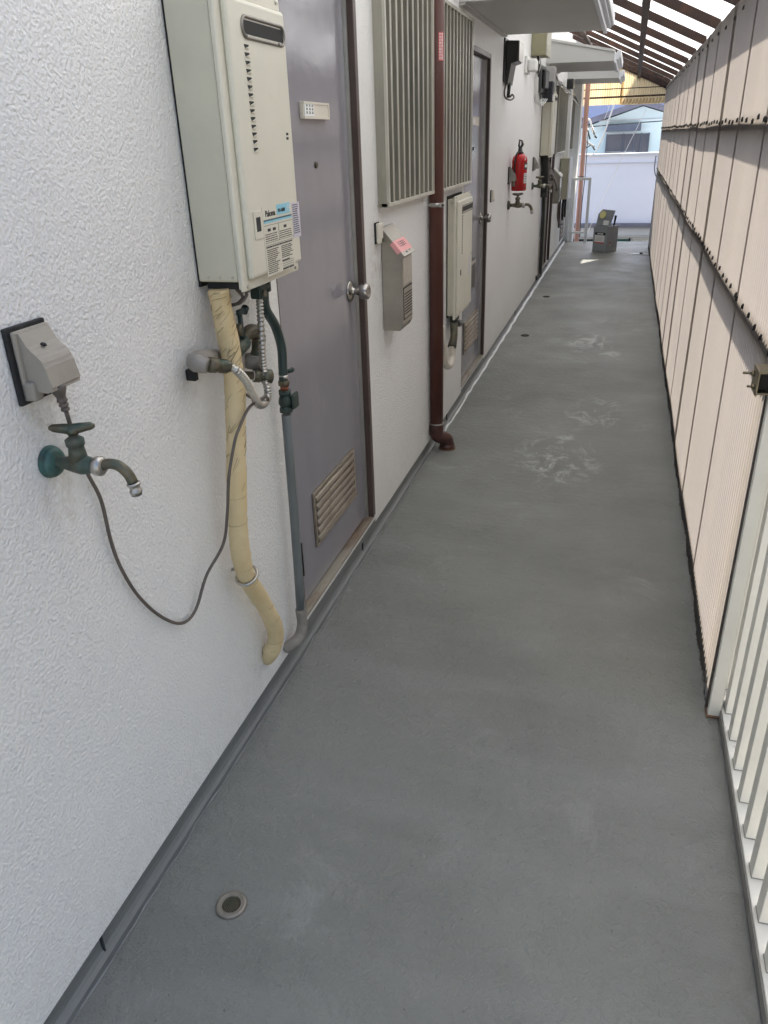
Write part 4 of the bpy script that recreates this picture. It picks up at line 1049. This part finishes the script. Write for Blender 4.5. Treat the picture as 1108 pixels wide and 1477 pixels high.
F = 13.6/13
for o in t.children: o.data.transform(Matrix.Translation((0, 0, 1.5)) @ Matrix.Diagonal((F, F, F, 1)) @ Matrix.Translation((0, 0, -1.5)))

# ------------------------------------------------------------------ end rail, salmon pipe, can, tools
t = thing('end_gate', 'white steel barrier frame at the far end of the corridor', 'barrier', (-.67, YE-.04, 0))
part('frame', t, lambda m: m.m('white').box(-.575, -.533, 12.79, 12.83, .001, .905, .003).box(-.835, -.80, 12.79, 12.83, .001, .87, .003).box(-.835, -.576, 12.79, 12.83, .872, .905, .003).box(-.799, -.576, 12.795, 12.825, .12, .15, .003))
t = thing('drainpipe', 'salmon pink drainpipe at the far corner of the building', 'drainpipe', (-.72, 13.45, -2.9))
part('pipe', t, lambda m: m.m('salmon').tube([(-.715, 13.40, 2.3), (-.715, 13.40, -2.9)], .036, seg=16))
part('pipe_clamp', t, lambda m: m.m('black').tube([(-.715, 13.40, .90), (-.715, 13.40, .885)], .042, seg=16).box(-.77, -.74, 13.39, 13.41, .885, .9))
part('cable', t, lambda m: m.m('black').tube([(-.665, 13.42, 1.5), (-.66, 13.42, .9), (-.675, 13.42, .5), (-.672, 13.42, .0)], .006, seg=6, sub=4))

ang = math.atan2(-.136, .192)
CM = Matrix.Translation((-.21, 11.55, 0)) @ Matrix.Rotation(ang, 4, 'Z')
t = thing('metal_can', 'square grey metal paint can with its lid bent open, at the corridor end', 'paint can', (-.25, 11.65, 0))
def can(m):
    m.m('tin').box(-.238, 0, 0, .238, .001, .345, .006, M_=CM)
part('body', t, can)
def canside(m):
    m.m('tinside').box(.0, .0015, .012, .226, .012, .335, M_=CM)
    m.m('redlabel').box(.0015, .002, .05, .09, .12, .135, M_=CM)
    m.m('dark').box(-.222, -.016, .016, .222, .3452, .3462, M_=CM)
part('bare_side', t, canside)
def clab(m):
    m.m('paper').box(-.205, -.045, -.0015, -.0003, .135, .225, M_=CM)
    m.m('ink').box(-.205, -.03, -.0018, -.0003, .226, .262, M_=CM)
    m.m('redlabel').box(-.205, -.045, -.0018, -.0003, .118, .134, M_=CM)
    m.m('paper')
    for a, c in ((-.165, -.145), (-.14, -.125), (-.12, -.105), (-.1, -.07)): m.box(a, c, -.0024, -.0018, .236, .252, M_=CM)
    m.m('greyconcrete')
    for k in range(4): m.box(-.195, -.06-.02*(k % 2), -.002, -.0015, .15+k*.016, .155+k*.016, M_=CM)
part('label', t, clab)
LM = CM @ Matrix.Translation((0, .04, .345)) @ Matrix.Rotation(rad(-14), 4, 'X')
part('lid_flap', t, lambda m: m.m('tin').prism([(-.235, 0), (-.0, 0), (.02, .12), (.03, .205), (-.18, .215), (-.235, .15)], 1, 0, .003))
lf = bpy.data.objects['lid_flap']; lf.data.transform(LM)
def ycap(m):
    m.m('paleyellow').cyl(LM @ Vector((-.15, -.002, .14)), LM @ Vector((-.15, -.014, .14)), .048)
    m.m('paper').box(-.12, -.03, -.003, -.001, .01, .07, M_=LM)
part('cap', t, ycap)
t = thing('brush', 'black handled brush standing in the open metal can', 'brush', (-.14, 11.68, .2))
part('handle', t, lambda m: m.m('black').tube([(-.16, 11.68, .20), (-.135, 11.68, .36), (-.125, 11.68, .46), (-.118, 11.68, .475)], [.008, .011, .016, .014], seg=10))
part('bristles', t, lambda m: m.m('cable').box(-.175, -.15, 11.66, 11.70, .12, .2, .003))
t = thing('putty_knife', 'putty knife with a black handle lying on the floor by the can', 'scraper', (.18, 11.46, 0))
part('blade', t, lambda m: m.m('canopyfront').prism([(.10, 11.40), (.235, 11.45), (.235, 11.50), (.18, 11.50)], 2, .004, .007))
part('handle', t, lambda m: m.m('black').box(.235, .275, 11.455, 11.50, .002, .022, .004))
t = thing('jar_lid', 'small pale round lid on the floor beside the screen end', 'lid', (.32, 11.40, 0))
part('disc', t, lambda m: m.m('white').lathe((.315, 11.42, .001), (0, 0, 1), [(0, 0), (.045, 0), (.047, .003), (.045, .008), (.04, .006), (0, .005)], 24))

# ------------------------------------------------------------------ beyond the corridor
t = thing('neighbour_building', 'lavender rendered wall of the low building across the gap', 'building', (0, 20, -2.9))
part('wall', t, lambda m: m.m('nwall').box(-7, 6, 20, 22.5, -.45, 1.02))
part('parapet', t, lambda m: m.m('nwhite').box(-7, 6, 19.93, 20.6, 1.021, 1.065).box(-7, 6, 19.95, 20, .86, .872))
part('ledge', t, lambda m: m.m('nroof').box(-7, 6, 19.7, 20, -.50, -.42).m('nwhite').box(-7, 6, 19.85, 20, -.68, -.505))
part('tiled_base', t, lambda m: m.m('tiles').box(-7, 6, 20, 22.5, -2.9, -.69).m('nwhite').box(-7, 6, 19.93, 20, -.73, -.69))
part('window', t, lambda m: m.m('greenwin').box(-1.6, .15, 19.96, 20, -1.3, -.78).m('dark').box(.13, .17, 19.95, 20, -1.3, -.76).box(-1.6, -.6, 19.95, 19.96, -1.3, -.78))
part('downpipe', t, lambda m: m.m('nroof').tube([(.53, 19.9, 1.0), (.53, 19.9, .75), (.57, 19.92, .6), (.62, 19.9, .55)], .012, seg=8, sub=3))
t = thing('gabled_house', 'pale blue gabled house with a dark shuttered window beyond the corridor', 'house', (0, 24, -2.9))
part('wall', t, lambda m: m.m('nblue').prism([(-3.2, -2.9), (2.6, -2.9), (2.6, 1.35), (.18, 2.10), (-1.45, 1.60), (-3.2, 1.05)], 1, 24, 31))
def grf(m):
    m.m('nroof').prism([(-3.4, 1.05), (.18, 2.12), (.18, 2.26), (-3.4, 1.17)], 1, 23.55, 31.2)
    m.prism([(.181, 2.12), (2.9, 1.28), (2.9, 1.40), (.181, 2.26)], 1, 23.55, 31.2)
part('roof', t, grf)
wn = part('window', t, lambda m: m.m('nglass').box(-.68, .40, 23.95, 24, .86, 1.45))
def wf(m):
    m.m('shutter')
    for x in (-.70, -.26, .02, .2, .40): m.box(x, x+.025, 23.92, 23.95, .86, 1.47)
    m.m('nwhite').box(-.7, .1, 23.92, 23.95, 1.47, 1.49).box(-.68, .1, 23.93, 23.95, 1.02, 1.03)
part('window_frame', wn, wf)
part('shutter_box', wn, lambda m: m.m('shutter').box(-.72, .18, 23.72, 24, 1.52, 1.70, .01))
part('trim', t, lambda m: m.m('nwhite').box(-2.2, 2.6, 23.97, 24, 1.30+.48, 1.30+.50))
t = thing('tiled_roof_house', 'small grey roofed house at the left beyond the gabled house', 'house', (-2, 27, -2.9))
part('wall', t, lambda m: m.m('nwhite').box(-5, -1.35, 28, 34, -2.9, 1.7))
part('roof', t, lambda m: m.m('nroof').prism([(-5.2, 1.72), (-1.15, 1.72), (-1.6, 1.98), (-4.0, 2.4)], 1, 27.6, 34.2))
t = thing('apartment_block', 'plain violet apartment block farthest in the background', 'building', (0, 50, -2.9))
part('wall', t, lambda m: m.m('nviolet').box(-14, 12, 50, 60, -2.9, 7.5))
part('ledge', t, lambda m: m.m('nroof').box(-14, 12, 49.9, 50, 1.6, 1.66).box(-14, 12, 49.9, 50, 4.4, 4.46))
t = thing('added_dark_shed', 'low shed added in near-black to stand in for shade behind the railing gaps', 'building', (2.5, 5, -2.9))  # added; its near-black colour stands in for the shaded alley
part('wall', t, lambda m: m.m('tarp').box(1.6, 5.5, -6, 12, -2.9, -.6))
part('roof', t, lambda m: m.m('tarp').prism([(1.45, -.6), (5.6, -.6), (5.6, -.2), (3.6, .15)], 1, -6.2, 12.2))

t = thing('added_shade_block', 'unseen tall block added past the screen to shade the corridor end', 'building', (5, 17, -2.9))  # out of view, added only to keep sun off the far floor
part('wall', t, lambda m: m.m('greyconcrete').box(1.5, 7, 15.6, 18.8, -2.9, 5.2))
part('roof', t, lambda m: m.m('nroof').box(1.4, 7.1, 15.5, 18.9, 5.2, 5.35))
t = thing('antenna_mast', 'white leaning mast with black insulators and brackets past the corridor end', 'mast', (-.7, 16, 1.1))
part('pole', t, lambda m: m.m('white').tube([(-.375, 16, 1.98), (-.5, 16, 1.5), (-.60, 16, 1.25)], .014, seg=10).tube([(-.60, 16, 1.25), (-.66, 16, 1.16), (-.74, 16, 1.11)], .010, seg=8))
part('arm', t, lambda m: m.m('white').tube([(-.86, 16, 1.735), (-.79, 16, 1.72), (-.755, 16, 1.66), (-.70, 16, 1.5)], .016, seg=8, sub=4).m('black').tube([(-.74, 16, 1.62), (-.66, 16, 1.44), (-.63, 16, 1.42)], .016, seg=8).tube([(-.81, 16, 1.58), (-.75, 16, 1.40)], .013, seg=8))
part('bracket', t, lambda m: m.m('greyconcrete').tube([(-.87, 16, 1.42), (-.76, 16, 1.33), (-.66, 16, 1.27)], .02, seg=6).m('black').tube([(-.86, 16, 1.40), (-.80, 16, 1.26), (-.72, 16, 1.31), (-.65, 16, 1.22)], .013, seg=6).tube([(-.85, 15.9, 1.3), (-.87, 15.9, 1.2), (-.86, 15.9, 1.1)], .01, seg=6))
def wire(label, pts, r, k='white'):
    o = part('overhead_wire', None, lambda m: m.m(k).tube(pts, r, seg=6, sub=4)); tag(o, label, 'wire', 'wires beyond the corridor end')
wire('thin white guy wire crossing diagonally in front of the lavender wall', [(.165, 15, 1.83), (-.25, 15, .85), (-.62, 15, -.1)], .0045)
wire('short white wire dropping beside the leaning mast', [(-.44, 15.5, 1.92), (-.53, 15.5, 1.66), (-.68, 15.5, 1.42)], .004)
wire('black cable strung level across the gable front', [(-1.6, 22.5, 1.62), (-.4, 22.5, 1.68), (1.2, 22.5, 1.74)], .014, 'black')

# ------------------------------------------------------------------ camera, light
cam = bpy.data.cameras.new('camera'); co = bpy.data.objects.new('camera', cam); C.objects.link(co); SC.camera = co
cam.sensor_fit = 'VERTICAL'; cam.sensor_height = 36; cam.lens = 36*1108.516/1477; cam.clip_start = .03; cam.clip_end = 500
Rm = [[0.959664, -0.095291, 0.264509], [0.279476, 0.425813, -0.860567], [-0.030627, 0.899779, 0.435269]]
co.matrix_world = Matrix(((Rm[0][0], Rm[0][1], Rm[0][2], 0), (Rm[1][0], Rm[1][1], Rm[1][2], 0), (Rm[2][0], Rm[2][1], Rm[2][2], 1.5), (0, 0, 0, 1)))

sd = Vector((.335, .62, .72)).normalized()     # towards the sun
el = math.asin(sd.z); az = math.atan2(sd.x, sd.y)
sun = bpy.data.lights.new('sun', 'SUN'); sun.energy = 5.; sun.angle = rad(.6); sun.color = (1, .93, .82)
so = bpy.data.objects.new('sun', sun); C.objects.link(so); so.rotation_euler = sd.to_track_quat('Z', 'Y').to_euler()
w = bpy.data.worlds.new('World'); SC.world = w; w.use_nodes = True
nt = w.node_tree; bg = nt.nodes['Background']; sk = nt.nodes.new('ShaderNodeTexSky'); sk.sky_type = 'NISHITA'; sk.sun_disc = False
sk.sun_elevation = el; sk.sun_rotation = az; sk.air_density = 1.; sk.dust_density = 2.5; sk.ozone_density = .8; nt.links.new(sk.outputs[0], bg.inputs[0]); bg.inputs[1].default_value = .15
SC.view_settings.view_transform = 'Standard'; SC.view_settings.look = 'None'; SC.view_settings.exposure = 1.14; SC.view_settings.gamma = 1
SC.cycles.use_denoising = True
SC.cycles.max_bounces = 8; SC.cycles.diffuse_bounces = 5; SC.cycles.transmission_bounces = 4; SC.cycles.transparent_max_bounces = 6
SC.cycles.use_adaptive_sampling = True; SC.cycles.adaptive_threshold = .03
SC.cycles.sample_clamp_indirect = 6; SC.cycles.blur_glossy = 1.
